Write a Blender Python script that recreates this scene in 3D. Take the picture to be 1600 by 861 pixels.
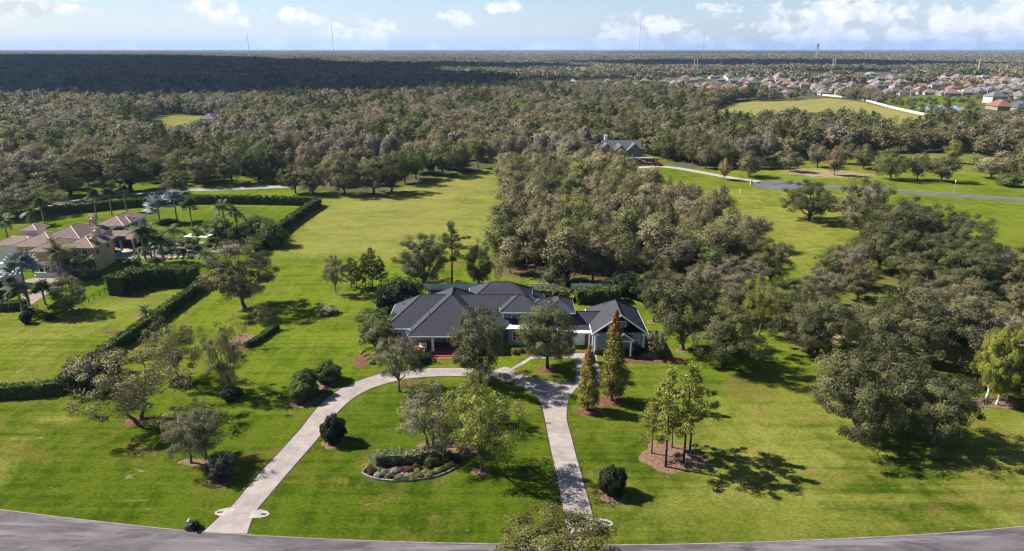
import bpy, math, random
import numpy as np
from mathutils import Vector, Matrix

sc = bpy.context.scene
for o in list(bpy.data.objects):
    bpy.data.objects.remove(o)
PI = math.pi
R = math.radians

# ------------------------------------------------------------------ camera
CAM_H = 56.0                                   # a drone, 56 m above the lawn
FPX = 1067.0                                   # focal length in pixels of the 1600 px photograph (24 mm lens)
PITCH = math.atan(355.0 / FPX)
camd = bpy.data.cameras.new('camera'); cam = bpy.data.objects.new('camera', camd)
sc.collection.objects.link(cam)
cam.location = (0, 0, CAM_H); cam.rotation_euler = (PI / 2 - PITCH, 0, 0)
camd.sensor_width = 36.0; camd.lens = 36.0 * FPX / 1600.0
camd.clip_start = 0.5; camd.clip_end = 90000.0
sc.camera = cam

# ------------------------------------------------------------------ light, sky, exposure
SUN_EL = R(41); SUN_AZ = R(164)                # azimuth of the sun, counter-clockwise from +X (left, slightly ahead)
sd = bpy.data.lights.new('sun', 'SUN'); sun = bpy.data.objects.new('sun', sd)
sc.collection.objects.link(sun)
sd.energy = 5.0; sd.angle = R(0.53); sd.color = (1.0, 0.93, 0.82)
_l = Vector((-math.cos(SUN_AZ) * math.cos(SUN_EL), -math.sin(SUN_AZ) * math.cos(SUN_EL), -math.sin(SUN_EL)))
sun.rotation_euler = _l.to_track_quat('-Z', 'Y').to_euler()
sun.location = (-60, 30, 120)

vs = sc.view_settings
vs.view_transform = 'Standard'; vs.look = 'None'; vs.gamma = 1.0; vs.use_curve_mapping = False
vs.exposure = 1.42
cy = sc.cycles
cy.max_bounces = 6; cy.diffuse_bounces = 3; cy.glossy_bounces = 2; cy.transmission_bounces = 3
cy.transparent_max_bounces = 6; cy.volume_bounces = 0
cy.caustics_reflective = False; cy.caustics_refractive = False
cy.use_denoising = True; cy.denoiser = 'OPENIMAGEDENOISE'; cy.denoising_input_passes = 'RGB_ALBEDO_NORMAL'; cy.denoising_prefilter = 'ACCURATE'
cy.pixel_filter_type = 'BLACKMAN_HARRIS'; cy.filter_width = 1.15


class NT:
    """small node-tree writer"""
    def __init__(s, tree):
        s.t = tree; s.n = tree.nodes; s.l = tree.links
    def node(s, typ, **kw):
        n = s.n.new(typ)
        for k, v in kw.items(): setattr(n, k, v)
        return n
    def put(s, sock, v):
        if isinstance(v, bpy.types.NodeSocket): s.l.new(v, sock)
        elif isinstance(v, (tuple, list)) and len(v) == 3 and sock.type == 'RGBA': sock.default_value = (*v, 1)
        else: sock.default_value = v
    def math(s, op, a, b=None, c=None, clamp=False):
        n = s.node('ShaderNodeMath', operation=op); n.use_clamp = clamp
        s.put(n.inputs[0], a)
        if b is not None: s.put(n.inputs[1], b)
        if c is not None: s.put(n.inputs[2], c)
        return n.outputs[0]
    def mix(s, f, a, b, blend='MIX'):
        n = s.node('ShaderNodeMix', data_type='RGBA', blend_type=blend)
        s.put(n.inputs['Factor'], f)
        s.put([i for i in n.inputs if i.name == 'A' and i.type == 'RGBA'][0], a)
        s.put([i for i in n.inputs if i.name == 'B' and i.type == 'RGBA'][0], b)
        return [o for o in n.outputs if o.type == 'RGBA'][0]
    def noise(s, vec, scale, detail=4.0, rough=0.55, dist=0.0):
        n = s.node('ShaderNodeTexNoise')
        if vec is not None: s.put(n.inputs['Vector'], vec)
        n.inputs['Scale'].default_value = scale; n.inputs['Detail'].default_value = detail
        n.inputs['Roughness'].default_value = rough; n.inputs['Distortion'].default_value = dist
        return n.outputs['Fac']
    def rng(s, v, a, b, c=0.0, d=1.0, smooth=True):
        n = s.node('ShaderNodeMapRange'); n.interpolation_type = 'SMOOTHSTEP' if smooth else 'LINEAR'
        s.put(n.inputs[0], v)
        for i, x in enumerate((a, b, c, d)): n.inputs[1 + i].default_value = x
        return n.outputs[0]
    def mapping(s, vec, scale=(1, 1, 1), rot=(0, 0, 0), loc=(0, 0, 0)):
        n = s.node('ShaderNodeMapping'); s.put(n.inputs['Vector'], vec)
        n.inputs['Scale'].default_value = scale; n.inputs['Rotation'].default_value = rot
        n.inputs['Location'].default_value = loc
        return n.outputs[0]
    def attr(s, name, out='Fac'):
        n = s.node('ShaderNodeAttribute', attribute_name=name); return n.outputs[out]


def px_dir(u, v):
    """azimuth and elevation (radians) of a direction in the photograph"""
    a = (u - 800.0) / FPX; b = (v - 430.5) / FPX
    z = -(math.sin(PITCH) + b * math.cos(PITCH)); y = math.cos(PITCH) - b * math.sin(PITCH)
    return math.atan2(a, y), math.atan2(z, math.hypot(a, y))

world = bpy.data.worlds.new('World'); sc.world = world; world.use_nodes = True
w = NT(world.node_tree); w.n.clear()
sky = w.node('ShaderNodeTexSky', sky_type='NISHITA'); sky.sun_disc = False
sky.sun_elevation = SUN_EL; sky.sun_rotation = PI / 2 - SUN_AZ
sky.altitude = 50; sky.air_density = 0.85; sky.dust_density = 0.3; sky.ozone_density = 2.5
tc = w.node('ShaderNodeTexCoord').outputs['Generated']
sx = w.node('ShaderNodeSeparateXYZ'); w.put(sx.inputs[0], tc)
az = w.math('ARCTAN2', sx.outputs[0], sx.outputs[1])
el = w.math('ARCSINE', sx.outputs[2])
cv = w.node('ShaderNodeCombineXYZ'); w.put(cv.inputs[0], az); w.put(cv.inputs[1], w.math('MULTIPLY', el, 1.25))
# cumulus low over the horizon: where they stand in the photograph (direction, half width, half height)
CLOUDS = [(555, 60, 62, 26), (523, 70, 40, 12), (590, 52, 34, 22), (215, 69, 26, 9), (350, 22, 36, 24), (325, 8, 40, 14),
          (472, 26, 40, 16), (60, 12, 62, 16), (680, 73, 12, 8), (850, 72, 62, 9), (985, 52, 56, 22), (1022, 40, 44, 20),
          (970, 70, 62, 12), (1155, 69, 28, 10), (1330, 18, 110, 24), (1240, 62, 48, 16), (1290, 48, 44, 24),
          (1318, 62, 62, 22), (1480, 32, 66, 22), (1420, 60, 62, 18), (1490, 68, 62, 10), (1590, 22, 48, 34), (1575, 62, 36, 18),
          (1230, 42, 50, 12), (1120, 15, 40, 12), (1080, 64, 40, 14), (430, 70, 36, 8), (710, 26, 26, 14), (790, 10, 30, 12)]
g = None
n2 = w.noise(cv.outputs[0], 42.0, 5.0, 0.52)
n1 = w.noise(cv.outputs[0], 9.0, 3.0, 0.5)
for (u, v, hw, hh) in CLOUDS:
    a0, e0 = px_dir(u, v)
    dx = w.math('MULTIPLY', w.math('SUBTRACT', az, a0), FPX / hw)
    dy = w.math('MULTIPLY', w.math('SUBTRACT', el, e0), FPX / hh)
    q = w.math('ADD', w.math('MULTIPLY', dx, dx), w.math('MULTIPLY', dy, dy))
    b = w.math('SUBTRACT', 1.0, w.math('SQRT', q))
    g = b if g is None else w.math('MAXIMUM', g, b)
band = w.rng(el, 0.0, 0.5, 1.0, 0.72)
gen = w.math('SUBTRACT', w.math('MULTIPLY', n1, 2.6), w.math('ADD', 2.05, w.math('SUBTRACT', 1.0, band)))
g = w.math('MAXIMUM', g, gen)
dens = w.rng(w.math('ADD', g, w.math('MULTIPLY', w.math('SUBTRACT', n2, 0.5), 3.0)), 0.04, 0.62, 0.0, 0.95)
n3 = w.noise(cv.outputs[0], 46.0, 4.0, 0.55)
cloudcol = w.mix(w.rng(n3, 0.36, 0.62), (0.76, 0.79, 0.85), (1.0, 0.99, 0.975))
bg1 = w.node('ShaderNodeBackground'); bg1.inputs['Strength'].default_value = 0.052
w.put(bg1.inputs['Color'], w.mix(1.0, sky.outputs[0], (1.0, 0.97, 1.03), 'MULTIPLY'))
bg2 = w.node('ShaderNodeBackground'); bg2.inputs['Strength'].default_value = 0.46
w.put(bg2.inputs['Color'], cloudcol)
mx = w.node('ShaderNodeMixShader'); w.put(mx.inputs[0], dens)
w.l.new(bg1.outputs[0], mx.inputs[1]); w.l.new(bg2.outputs[0], mx.inputs[2])
wo = w.node('ShaderNodeOutputWorld'); w.l.new(mx.outputs[0], wo.inputs['Surface'])

# ------------------------------------------------------------------ survey of the photograph -> metres on the ground
def P(u, v, z=0.0):
    a = (u - 800.0) / FPX; b = (v - 430.5) / FPX
    d = math.sin(PITCH) + b * math.cos(PITCH); f = math.cos(PITCH) - b * math.sin(PITCH)
    s = (CAM_H - z) / d
    return (a * s, f * s)
def ratio(v):
    b = (v - 430.5) / FPX
    return (math.sin(PITCH) + b * math.cos(PITCH)) / (math.cos(PITCH) - b * math.sin(PITCH))
def ztop(Y, v): return CAM_H - Y * ratio(v)
def depth(Y, z=0.0): return Y * math.cos(PITCH) + (CAM_H - z) * math.sin(PITCH)
def XA(u, Y, z=0.0): return (u - 800.0) / FPX * depth(Y, z)
def PL(*uv, z=0.0): return [P(u, v, z) for (u, v) in uv]

# ------------------------------------------------------------------ object helpers
COL = sc.collection
def tag(o, label=None, cat=None, group=None, kind=None):
    if label: o['label'] = label
    if cat: o['category'] = cat
    if group: o['group'] = group
    if kind: o['kind'] = kind
    return o
def mesh_np(name, V, F, mats=(), fm=None, smooth=False):
    """mesh from vertex array and list of faces (tuples) or (n,k) array"""
    me = bpy.data.meshes.new(name)
    V = np.asarray(V, dtype=np.float32).reshape(-1, 3)
    if isinstance(F, np.ndarray):
        n, k = F.shape
        me.vertices.add(len(V)); me.vertices.foreach_set('co', V.ravel())
        me.loops.add(n * k); me.loops.foreach_set('vertex_index', F.astype(np.int32).ravel())
        me.polygons.add(n); me.polygons.foreach_set('loop_start', np.arange(0, n * k, k, dtype=np.int32))
        me.update(calc_edges=True)
    else:
        me.from_pydata(V.tolist(), [], [tuple(int(i) for i in f) for f in F]); me.update()
    for m in mats: me.materials.append(m)
    if fm is not None: me.polygons.foreach_set('material_index', np.asarray(fm, dtype=np.int32))
    if smooth: me.polygons.foreach_set('use_smooth', np.ones(len(me.polygons), dtype=bool))
    return me
def fattr(me, name, vals):
    a = me.attributes.new(name, 'FLOAT', 'POINT'); a.data.foreach_set('value', np.asarray(vals, dtype=np.float32))
def link(name, me, parent=None, loc=None, rz=None):
    o = bpy.data.objects.new(name, me); COL.objects.link(o)
    if parent is not None: o.parent = parent
    if loc is not None: o.location = loc
    if rz is not None: o.rotation_euler = (0, 0, rz)
    return o
def empty(name, label, cat, loc=(0, 0, 0), rz=0.0, group=None):
    o = bpy.data.objects.new(name, None); COL.objects.link(o)
    o.location = loc; o.rotation_euler = (0, 0, rz); o.empty_display_size = 0.5
    return tag(o, label, cat, group)


class MB:
    """collects simple solids for ONE mesh"""
    def __init__(s): s.v = []; s.f = []
    def add(s, vs, fs):
        o = len(s.v); s.v += [tuple(p) for p in vs]; s.f += [tuple(i + o for i in f) for f in fs]; return s
    def box(s, x0, x1, y0, y1, z0, z1):
        return s.add([(x0, y0, z0), (x1, y0, z0), (x1, y1, z0), (x0, y1, z0), (x0, y0, z1), (x1, y0, z1), (x1, y1, z1), (x0, y1, z1)],
                     [(0, 3, 2, 1), (4, 5, 6, 7), (0, 1, 5, 4), (1, 2, 6, 5), (2, 3, 7, 6), (3, 0, 4, 7)])
    def prism(s, poly, z0, z1):
        n = len(poly); poly = list(poly)
        ar = sum(poly[i][0] * poly[(i + 1) % n][1] - poly[(i + 1) % n][0] * poly[i][1] for i in range(n))
        if ar < 0: poly.reverse()
        return s.add([(x, y, z0) for x, y in poly] + [(x, y, z1) for x, y in poly],
                     [tuple(range(n - 1, -1, -1)), tuple(range(n, 2 * n))] + [(i, (i + 1) % n, n + (i + 1) % n, n + i) for i in range(n)])
    def tube(s, pts, rad, n=6, cap=True):
        V, F = tube(pts, rad, n, cap); return s.add(V, F)
    def cyl(s, x, y, z0, z1, r0, r1=None, n=10):
        return s.tube([(x, y, z0), (x, y, z1)], [r0, r0 if r1 is None else r1], n)
    def ball(s, c, r, nu=8, nv=6):
        rx, ry, rz = (r, r, r) if not isinstance(r, tuple) else r
        vs = [(c[0], c[1], c[2] - rz)]
        for i in range(1, nv):
            t = -PI / 2 + PI * i / nv
            for k in range(nu):
                a = 2 * PI * k / nu
                vs.append((c[0] + rx * math.cos(t) * math.cos(a), c[1] + ry * math.cos(t) * math.sin(a), c[2] + rz * math.sin(t)))
        vs.append((c[0], c[1], c[2] + rz)); fs = []
        for k in range(nu): fs.append((0, 1 + (k + 1) % nu, 1 + k))
        for i in range(nv - 2):
            for k in range(nu):
                a = 1 + i * nu + k; b = 1 + i * nu + (k + 1) % nu
                fs.append((a, b, b + nu, a + nu))
        t = len(vs) - 1; o = 1 + (nv - 2) * nu
        for k in range(nu): fs.append((t, o + k, o + (k + 1) % nu))
        return s.add(vs, fs)
    def mesh(s, name, mat, smooth=False): return mesh_np(name, s.v, s.f, [mat] if mat else [], None, smooth)
    def build(s, name, mat, parent=None, loc=None, rz=None, smooth=False):
        return link(name, s.mesh(name, mat, smooth), parent, loc, rz)

def tube(pts, rad, n=6, cap=True):
    pts = [np.array(p, float) for p in pts]; V = []; F = []
    for i, p in enumerate(pts):
        d = (pts[min(i + 1, len(pts) - 1)] - pts[max(i - 1, 0)]); d = d / (np.linalg.norm(d) + 1e-9)
        a = np.cross(d, (0, 0, 1.0) if abs(d[2]) < 0.9 else (1.0, 0, 0)); a /= np.linalg.norm(a); b = np.cross(d, a)
        for k in range(n):
            t = 2 * PI * k / n; V.append(p + rad[i] * (math.cos(t) * a + math.sin(t) * b))
    for i in range(len(pts) - 1):
        for k in range(n):
            F.append((i * n + k, i * n + (k + 1) % n, (i + 1) * n + (k + 1) % n, (i + 1) * n + k))
    if cap:
        F.append(tuple(range(n - 1, -1, -1))); F.append(tuple((len(pts) - 1) * n + k for k in range(n)))
    return V, F

# ------------------------------------------------------------------ materials
MATS = {}
def new_mat(name):
    m = bpy.data.materials.new(name); m.use_nodes = True; t = NT(m.node_tree); t.n.clear(); MATS[name] = m
    return m, t
def finish(t, col, rough=0.8, spec=0.3, bump=None, bstr=0.3, bdist=0.05, metal=0.0):
    b = t.node('ShaderNodeBsdfPrincipled'); t.put(b.inputs['Base Color'], col); t.put(b.inputs['Roughness'], rough)
    b.inputs['Specular IOR Level'].default_value = spec; b.inputs['Metallic'].default_value = metal
    if bump is not None:
        n = t.node('ShaderNodeBump'); n.inputs['Strength'].default_value = bstr; n.inputs['Distance'].default_value = bdist
        t.put(n.inputs['Height'], bump); t.l.new(n.outputs[0], b.inputs['Normal'])
    o = t.node('ShaderNodeOutputMaterial'); t.l.new(b.outputs[0], o.inputs['Surface'])
    return b
def plain(name, c, rough=0.7, spec=0.3, var=0.18, scale=1.5, metal=0.0):
    m, t = new_mat(name)
    p = t.node('ShaderNodeNewGeometry').outputs['Position']
    k = t.rng(t.noise(p, scale, 5, 0.6), 0.3, 0.7)
    col = t.mix(k, tuple(x * (1 - var) for x in c), tuple(min(1, x * (1 + var)) for x in c))
    finish(t, col, rough, spec, metal=metal)
    return m
def leafmat(name, dark, mid, light, alt, trans=0.2, altamt=0.6, hgrad=None, rnd=0.35):
    """foliage: leaf tint attribute picks dark..light, the plant's own random number shifts it towards alt"""
    m, t = new_mat(name)
    ti = t.attr('tint')
    c = t.mix(t.rng(ti, 0.0, 0.55), dark, mid); c = t.mix(t.rng(ti, 0.5, 1.0), c, light)
    oi = t.node('ShaderNodeObjectInfo')
    cl = t.attr('clump')
    f = t.math('MULTIPLY', t.rng(t.math('ADD', t.math('MULTIPLY', oi.outputs['Random'], 0.75), t.math('MULTIPLY', cl, 0.5)), 0.35, 1.15), altamt)
    c = t.mix(f, c, alt)
    br = t.math('ADD', 1.0 - rnd / 2, t.math('MULTIPLY', t.math('FRACT', t.math('MULTIPLY', oi.outputs['Random'], 7.31)), rnd))
    c = t.mix(1.0, c, br, 'MULTIPLY') if False else t.mix(1.0, c, oi.outputs['Color'], 'MULTIPLY')
    hv = t.node('ShaderNodeHueSaturation'); t.put(hv.inputs['Value'], br); t.put(hv.inputs['Color'], c)
    c = hv.outputs[0]
    if hgrad:
        oc = t.node('ShaderNodeTexCoord').outputs['Object']; s = t.node('ShaderNodeSeparateXYZ'); t.put(s.inputs[0], oc)
        c = t.mix(t.math('MULTIPLY', t.rng(t.math('ADD', s.outputs[2], t.math('MULTIPLY', ti, 2.0)), hgrad[0], hgrad[1]), 0.85), c, hgrad[2])
    b = t.node('ShaderNodeBsdfPrincipled'); t.put(b.inputs['Base Color'], c)
    b.inputs['Roughness'].default_value = 0.6; b.inputs['Specular IOR Level'].default_value = 0.12
    tr = t.node('ShaderNodeBsdfTranslucent'); t.put(tr.inputs['Color'], t.mix(0.35, c, (0.20, 0.24, 0.03)))
    mx = t.node('ShaderNodeMixShader'); mx.inputs[0].default_value = trans
    t.l.new(b.outputs[0], mx.inputs[1]); t.l.new(tr.outputs[0], mx.inputs[2])
    o = t.node('ShaderNodeOutputMaterial'); t.l.new(mx.outputs[0], o.inputs['Surface'])
    return m

leafmat('oak_leaf', (0.024, 0.027, 0.010), (0.066, 0.072, 0.026), (0.159, 0.160, 0.067), (0.118, 0.112, 0.065), altamt=0.45)
leafmat('midoak_leaf', (0.049, 0.049, 0.020), (0.110, 0.104, 0.043), (0.196, 0.180, 0.081), (0.179, 0.155, 0.093), altamt=0.5)
leafmat('moss_leaf', (0.061, 0.058, 0.031), (0.147, 0.137, 0.071), (0.279, 0.259, 0.141), (0.238, 0.213, 0.133), altamt=0.55)
leafmat('grey_leaf', (0.095, 0.084, 0.059), (0.174, 0.151, 0.104), (0.263, 0.231, 0.166), (0.258, 0.216, 0.176), altamt=0.55)
leafmat('green_leaf', (0.042, 0.058, 0.018), (0.092, 0.115, 0.034), (0.165, 0.185, 0.062), (0.165, 0.165, 0.060), altamt=0.4)
leafmat('bright_leaf', (0.064, 0.087, 0.013), (0.150, 0.178, 0.029), (0.271, 0.283, 0.059), (0.266, 0.211, 0.054), altamt=0.35)
leafmat('pine_leaf', (0.031, 0.041, 0.014), (0.072, 0.090, 0.026), (0.144, 0.159, 0.045), (0.150, 0.138, 0.045), altamt=0.3)
leafmat('yellowpine_leaf', (0.086, 0.110, 0.020), (0.201, 0.231, 0.042), (0.338, 0.343, 0.075), (0.287, 0.202, 0.060), altamt=0.25)  # yellow-green needles of the pines on the mulch disc, their own colour
leafmat('holly_leaf', (0.006, 0.010, 0.004), (0.015, 0.023, 0.008), (0.035, 0.048, 0.017), (0.021, 0.031, 0.012), altamt=0.3, trans=0.1)
leafmat('plum_leaf', (0.013, 0.014, 0.013), (0.032, 0.034, 0.028), (0.070, 0.070, 0.055), (0.05, 0.045, 0.045), altamt=0.4, trans=0.1)
leafmat('cypress_leaf', (0.065, 0.075, 0.014), (0.165, 0.165, 0.032), (0.280, 0.265, 0.065), (0.240, 0.185, 0.045), altamt=0.4,
        hgrad=(6.6, 10.6, (0.26, 0.115, 0.028)))
leafmat('hedge_leaf', (0.022, 0.038, 0.010), (0.057, 0.090, 0.018), (0.134, 0.173, 0.035), (0.102, 0.128, 0.024), altamt=0.3, trans=0.15)
leafmat('palm_leaf', (0.026, 0.044, 0.014), (0.058, 0.090, 0.025), (0.120, 0.155, 0.045), (0.11, 0.11, 0.04), altamt=0.45, trans=0.22)
leafmat('silver_leaf', (0.15, 0.185, 0.185), (0.24, 0.285, 0.285), (0.34, 0.38, 0.38), (0.28, 0.32, 0.31), altamt=0.2, trans=0.12)
leafmat('silverbush_leaf', (0.09, 0.105, 0.05), (0.16, 0.185, 0.09), (0.27, 0.29, 0.16), (0.2, 0.21, 0.11), altamt=0.3, trans=0.15)
leafmat('forest_leaf', (0.093, 0.081, 0.039), (0.174, 0.149, 0.070), (0.267, 0.228, 0.110), (0.261, 0.212, 0.143), altamt=0.70, rnd=0.5)
leafmat('copse_leaf', (0.094, 0.085, 0.039), (0.175, 0.157, 0.071), (0.269, 0.240, 0.112), (0.263, 0.223, 0.144), altamt=0.70, rnd=0.5)
leafmat('flower_yellow', (0.150, 0.143, 0.030), (0.262, 0.247, 0.060), (0.360, 0.338, 0.105), (0.225, 0.225, 0.075), trans=0.1)
leafmat('flower_red', (0.040, 0.018, 0.012), (0.100, 0.035, 0.020), (0.200, 0.070, 0.035), (0.100, 0.060, 0.030), trans=0.1)
leafmat('flower_white', (0.165, 0.158, 0.150), (0.315, 0.300, 0.292), (0.450, 0.420, 0.420), (0.338, 0.225, 0.262), trans=0.1)
plain('bark', (0.115, 0.098, 0.080), 0.9, 0.1, 0.35, 2.5)
plain('bark_dark', (0.045, 0.038, 0.032), 0.9, 0.1, 0.35, 2.5)
plain('bark_pale', (0.38, 0.35, 0.31), 0.85, 0.1, 0.3, 2.0)
plain('palm_bark', (0.22, 0.20, 0.17), 0.9, 0.1, 0.3, 3.0)

# ------------------------------------------------------------------ regions of the ground (surveyed outlines)
COPSE = PL((785, 434), (772, 398), (792, 345), (782, 300), (792, 272), (900, 268), (930, 275), (985, 305), (1100, 335), (1165, 372),
           (1192, 398), (1178, 415), (1080, 428), (990, 440), (880, 447))
RWOODS = PL((1335, 392), (1348, 372), (1410, 376), (1500, 398), (1540, 424), (1640, 430), (1680, 520), (1600, 535), (1570, 560), (1480, 572), (1340, 560), (1280, 548),
            (1215, 520), (1150, 505), (1045, 492), (1008, 478), (1000, 455), (1100, 440), (1200, 432), (1300, 428))
REAR = PL((-500, 342), (-100, 326), (0, 318), (100, 310), (200, 296), (330, 287), (445, 284), (458, 300), (520, 303), (600, 303), (640, 288), (700, 275),
          (775, 262), (850, 264), (925, 262), (925, 247), (1010, 240), (1060, 262), (1170, 268), (1225, 254), (1300, 256), (1370, 270), (1500, 266),
          (1560, 270), (1700, 285), (2100, 300)) + [(9000, 2600), (60000, 60000), (-60000, 60000), (-9000, 2600)]
SAVANNA = PL((1170, 268), (1225, 250), (1300, 240), (1500, 240), (1600, 250), (1600, 275), (1500, 272), (1400, 282), (1330, 276), (1225, 276))
FIELD = PL((425, 398), (470, 340), (520, 312), (640, 296), (700, 278), (775, 268), (785, 300), (780, 350), (785, 385), (770, 400), (620, 402), (500, 404))
PASTURE = PL((1130, 292), (1215, 300), (1320, 310), (1345, 350), (1330, 395), (1300, 410), (1200, 405), (1190, 350), (1100, 310))
YFIELD = PL((1125, 185), (1120, 172), (1150, 160), (1240, 158), (1290, 153), (1340, 158), (1395, 170), (1445, 181), (1470, 186), (1400, 196), (1250, 200), (1160, 194))
MEADOW = PL((235, 196), (262, 181), (330, 182), (352, 186), (330, 193), (280, 199))
BANK = PL((1370, 153), (1440, 148), (1520, 152), (1535, 168), (1515, 182), (1465, 182), (1420, 172), (1360, 158))
RLAWN = PL((1100, 640), (1250, 600), (1500, 640), (1700, 640), (1800, 850), (1000, 850), (1000, 740))
SUBURB = PL((780, 128), (1000, 122), (1180, 112), (1500, 112), (1760, 112), (1850, 180), (1600, 185), (1520, 178), (1460, 160), (1300, 150), (1140, 156), (1040, 148), (900, 146), (780, 140))
CLEAR = [PL((1112, 206), (1112, 168), (1150, 158), (1285, 148), (1462, 178), (1450, 205), (1400, 219), (1355, 206), (1290, 198), (1200, 202)), PL((222, 222), (232, 183), (262, 178), (352, 183), (356, 214), (300, 222)), PL((1455, 200), (1440, 170), (1520, 160), (1640, 160), (1660, 196))]
VLAWN = PL((0, 600), (120, 540), (240, 470), (300, 448), (180, 470), (90, 490), (0, 500))

def sdf(poly, X, Y):
    """signed distance, negative inside"""
    d = np.full(X.shape, 1e18); ins = np.zeros(X.shape, bool); n = len(poly)
    for i in range(n):
        ax, ay = poly[i]; bx, by = poly[(i + 1) % n]
        ex, ey = bx - ax, by - ay; wx, wy = X - ax, Y - ay
        t = np.clip((wx * ex + wy * ey) / (ex * ex + ey * ey + 1e-9), 0, 1)
        d = np.minimum(d, (wx - ex * t) ** 2 + (wy - ey * t) ** 2)
        c = ((ay > Y) != (by > Y)) & (X < (bx - ax) * (Y - ay) / ((by - ay) if abs(by - ay) > 1e-9 else 1e-9) + ax)
        ins ^= c
    d = np.sqrt(d); return np.where(ins, -d, d)
def soft(poly, X, Y, wid):
    return np.clip(0.5 - sdf(poly, X, Y) / (2 * wid), 0, 1)

# ------------------------------------------------------------------ ground sheet
def lines(segs, start):
    out = [start]
    for end, step in segs:
        n = max(1, int(round((end - out[-1]) / step))); out += list(np.linspace(out[-1], end, n + 1)[1:])
    return out
ys = lines([(50, 15), (340, 1.7), (900, 7)], -120.0)
while ys[-1] < 30000: ys.append(ys[-1] * 1.07)
xh = lines([(120, 1.8), (420, 6)], 0.0)
while xh[-1] < 27000: xh.append(xh[-1] * 1.09)
xs = np.array([-x for x in xh[:0:-1]] + xh); ys = np.array(ys)
GX, GY = np.meshgrid(xs, ys); nx, ny = len(xs), len(ys)
gx, gy = GX.ravel(), GY.ravel()
rs = np.random.RandomState(4)
def wob(X, Y, L, seed):
    r = np.random.RandomState(seed); out = np.zeros(X.shape)
    for k in range(7):
        a = r.uniform(0, 2 * PI); f = 2 * PI / (L * r.uniform(0.5, 1.6))
        out += np.sin((X * math.cos(a) + Y * math.sin(a)) * f + r.uniform(0, 6.3))
    return out / 3.7
wx_ = gx + 3.5 * wob(gx, gy, 22, 1); wy_ = gy + 5 * wob(gx, gy, 26, 2)
dry = np.clip(0.85 * soft(FIELD, wx_, wy_, 7) + 0.9 * soft(PASTURE, wx_, wy_, 8) + 0.8 * soft(RLAWN, wx_, wy_, 9) + soft(YFIELD, wx_, wy_, 4)
              + 0.5 * soft(SAVANNA, wx_, wy_, 6) + 0.8 * soft(VLAWN, wx_, wy_, 6) + 0.8 * soft(PL((-60, 760), (-60, 728), (60, 668), (112, 634), (122, 642), (40, 700)), wx_, wy_, 1.2), 0, 1)
yel = np.clip(soft(YFIELD, wx_, wy_, 3) + 0.6 * soft(MEADOW, wx_, wy_, 3) + 0.35 * soft(FIELD, wx_, wy_, 8), 0, 1)
woods = np.clip(soft(REAR, wx_, wy_, 3) - soft(MEADOW, wx_, wy_, 4) - soft(YFIELD, wx_, wy_, 3) - soft(BANK, wx_, wy_, 3) - 0.8 * soft(SAVANNA, wx_, wy_, 6), 0, 1)
woods = woods * (1 - 0.85 * soft(PL((40, 336), (90, 304), (200, 280), (330, 262), (450, 258), (458, 286), (330, 292), (200, 302)), wx_, wy_, 5))
litter = np.clip(soft(COPSE, wx_, wy_, 3) + 0.45 * soft(RWOODS, wx_, wy_, 5) + 0.6 * soft(PL((860, 452), (880, 440), (960, 430), (968, 446), (930, 452)), wx_, wy_, 2), 0, 1)
lush = np.clip(soft(PL((425, 405), (500, 320), (420, 330), (240, 330), (0, 360), (0, 480), (250, 470)), wx_, wy_, 5)
               + soft(PL((520, 640), (620, 595), (790, 592), (860, 680), (880, 810), (600, 830), (400, 830)), wx_, wy_, 3)
               + 0.5 * soft(BANK, wx_, wy_, 3), 0, 1)
sand = np.clip(soft(PL((1225, 262), (1290, 266), (1372, 272), (1300, 277), (1228, 270)), wx_, wy_, 4) * 1.2
               + soft(PL((1250, 533), (1262, 515), (1325, 516), (1338, 528), (1310, 536)), wx_, wy_, 1.5), 0, 1)
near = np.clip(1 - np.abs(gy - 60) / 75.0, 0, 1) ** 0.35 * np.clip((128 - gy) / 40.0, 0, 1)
fi = np.arange((ny - 1) * (nx - 1)); r_, c_ = fi // (nx - 1), fi % (nx - 1); a_ = r_ * nx + c_
gm = mesh_np('ground', np.stack([gx, gy, np.zeros_like(gx)], 1), np.stack([a_, a_ + 1, a_ + nx + 1, a_ + nx], 1))
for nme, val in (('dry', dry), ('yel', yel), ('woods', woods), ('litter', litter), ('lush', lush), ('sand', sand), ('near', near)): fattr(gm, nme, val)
m, t = new_mat('lawn')
pos = t.node('ShaderNodeNewGeometry').outputs['Position']
A_, B_, C_ = t.noise(pos, 0.045, 5, 0.6), t.noise(pos, 0.30, 7, 0.72, 0.5), t.noise(t.mapping(pos, (1.0, 1.5, 1), (0, 0, 0.6)), 1.7, 5, 0.75)
mow = t.node('ShaderNodeTexWave'); mow.wave_type = 'BANDS'; mow.bands_direction = 'Y'
t.put(mow.inputs['Vector'], t.mapping(pos, (0.03, 1, 1), (0, 0, R(-9)))); mow.inputs['Scale'].default_value = 0.17
mow.inputs['Distortion'].default_value = 3.0; mow.inputs['Detail'].default_value = 3.0; mow.inputs['Detail Scale'].default_value = 0.9
streak = t.noise(t.mapping(pos, (0.06, 1.0, 1), (0, 0, R(-3))), 0.55, 4, 0.6)
streak2 = t.noise(t.mapping(pos, (1.0, 0.10, 1), (0, 0, R(-22))), 0.5, 4, 0.6)
k = t.math('ADD', t.math('MULTIPLY', A_, 0.40), t.math('MULTIPLY', B_, 0.44))
k = t.math('ADD', k, t.math('MULTIPLY', streak, 0.26)); k = t.math('ADD', k, t.math('MULTIPLY', t.math('SUBTRACT', mow.outputs['Fac'], 0.5), 0.03))
k = t.math('ADD', k, t.math('MULTIPLY', t.math('SUBTRACT', streak2, 0.5), 0.26))
c = t.mix(t.rng(k, 0.42, 0.62), (0.056, 0.091, 0.006), (0.120, 0.152, 0.013))
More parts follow.
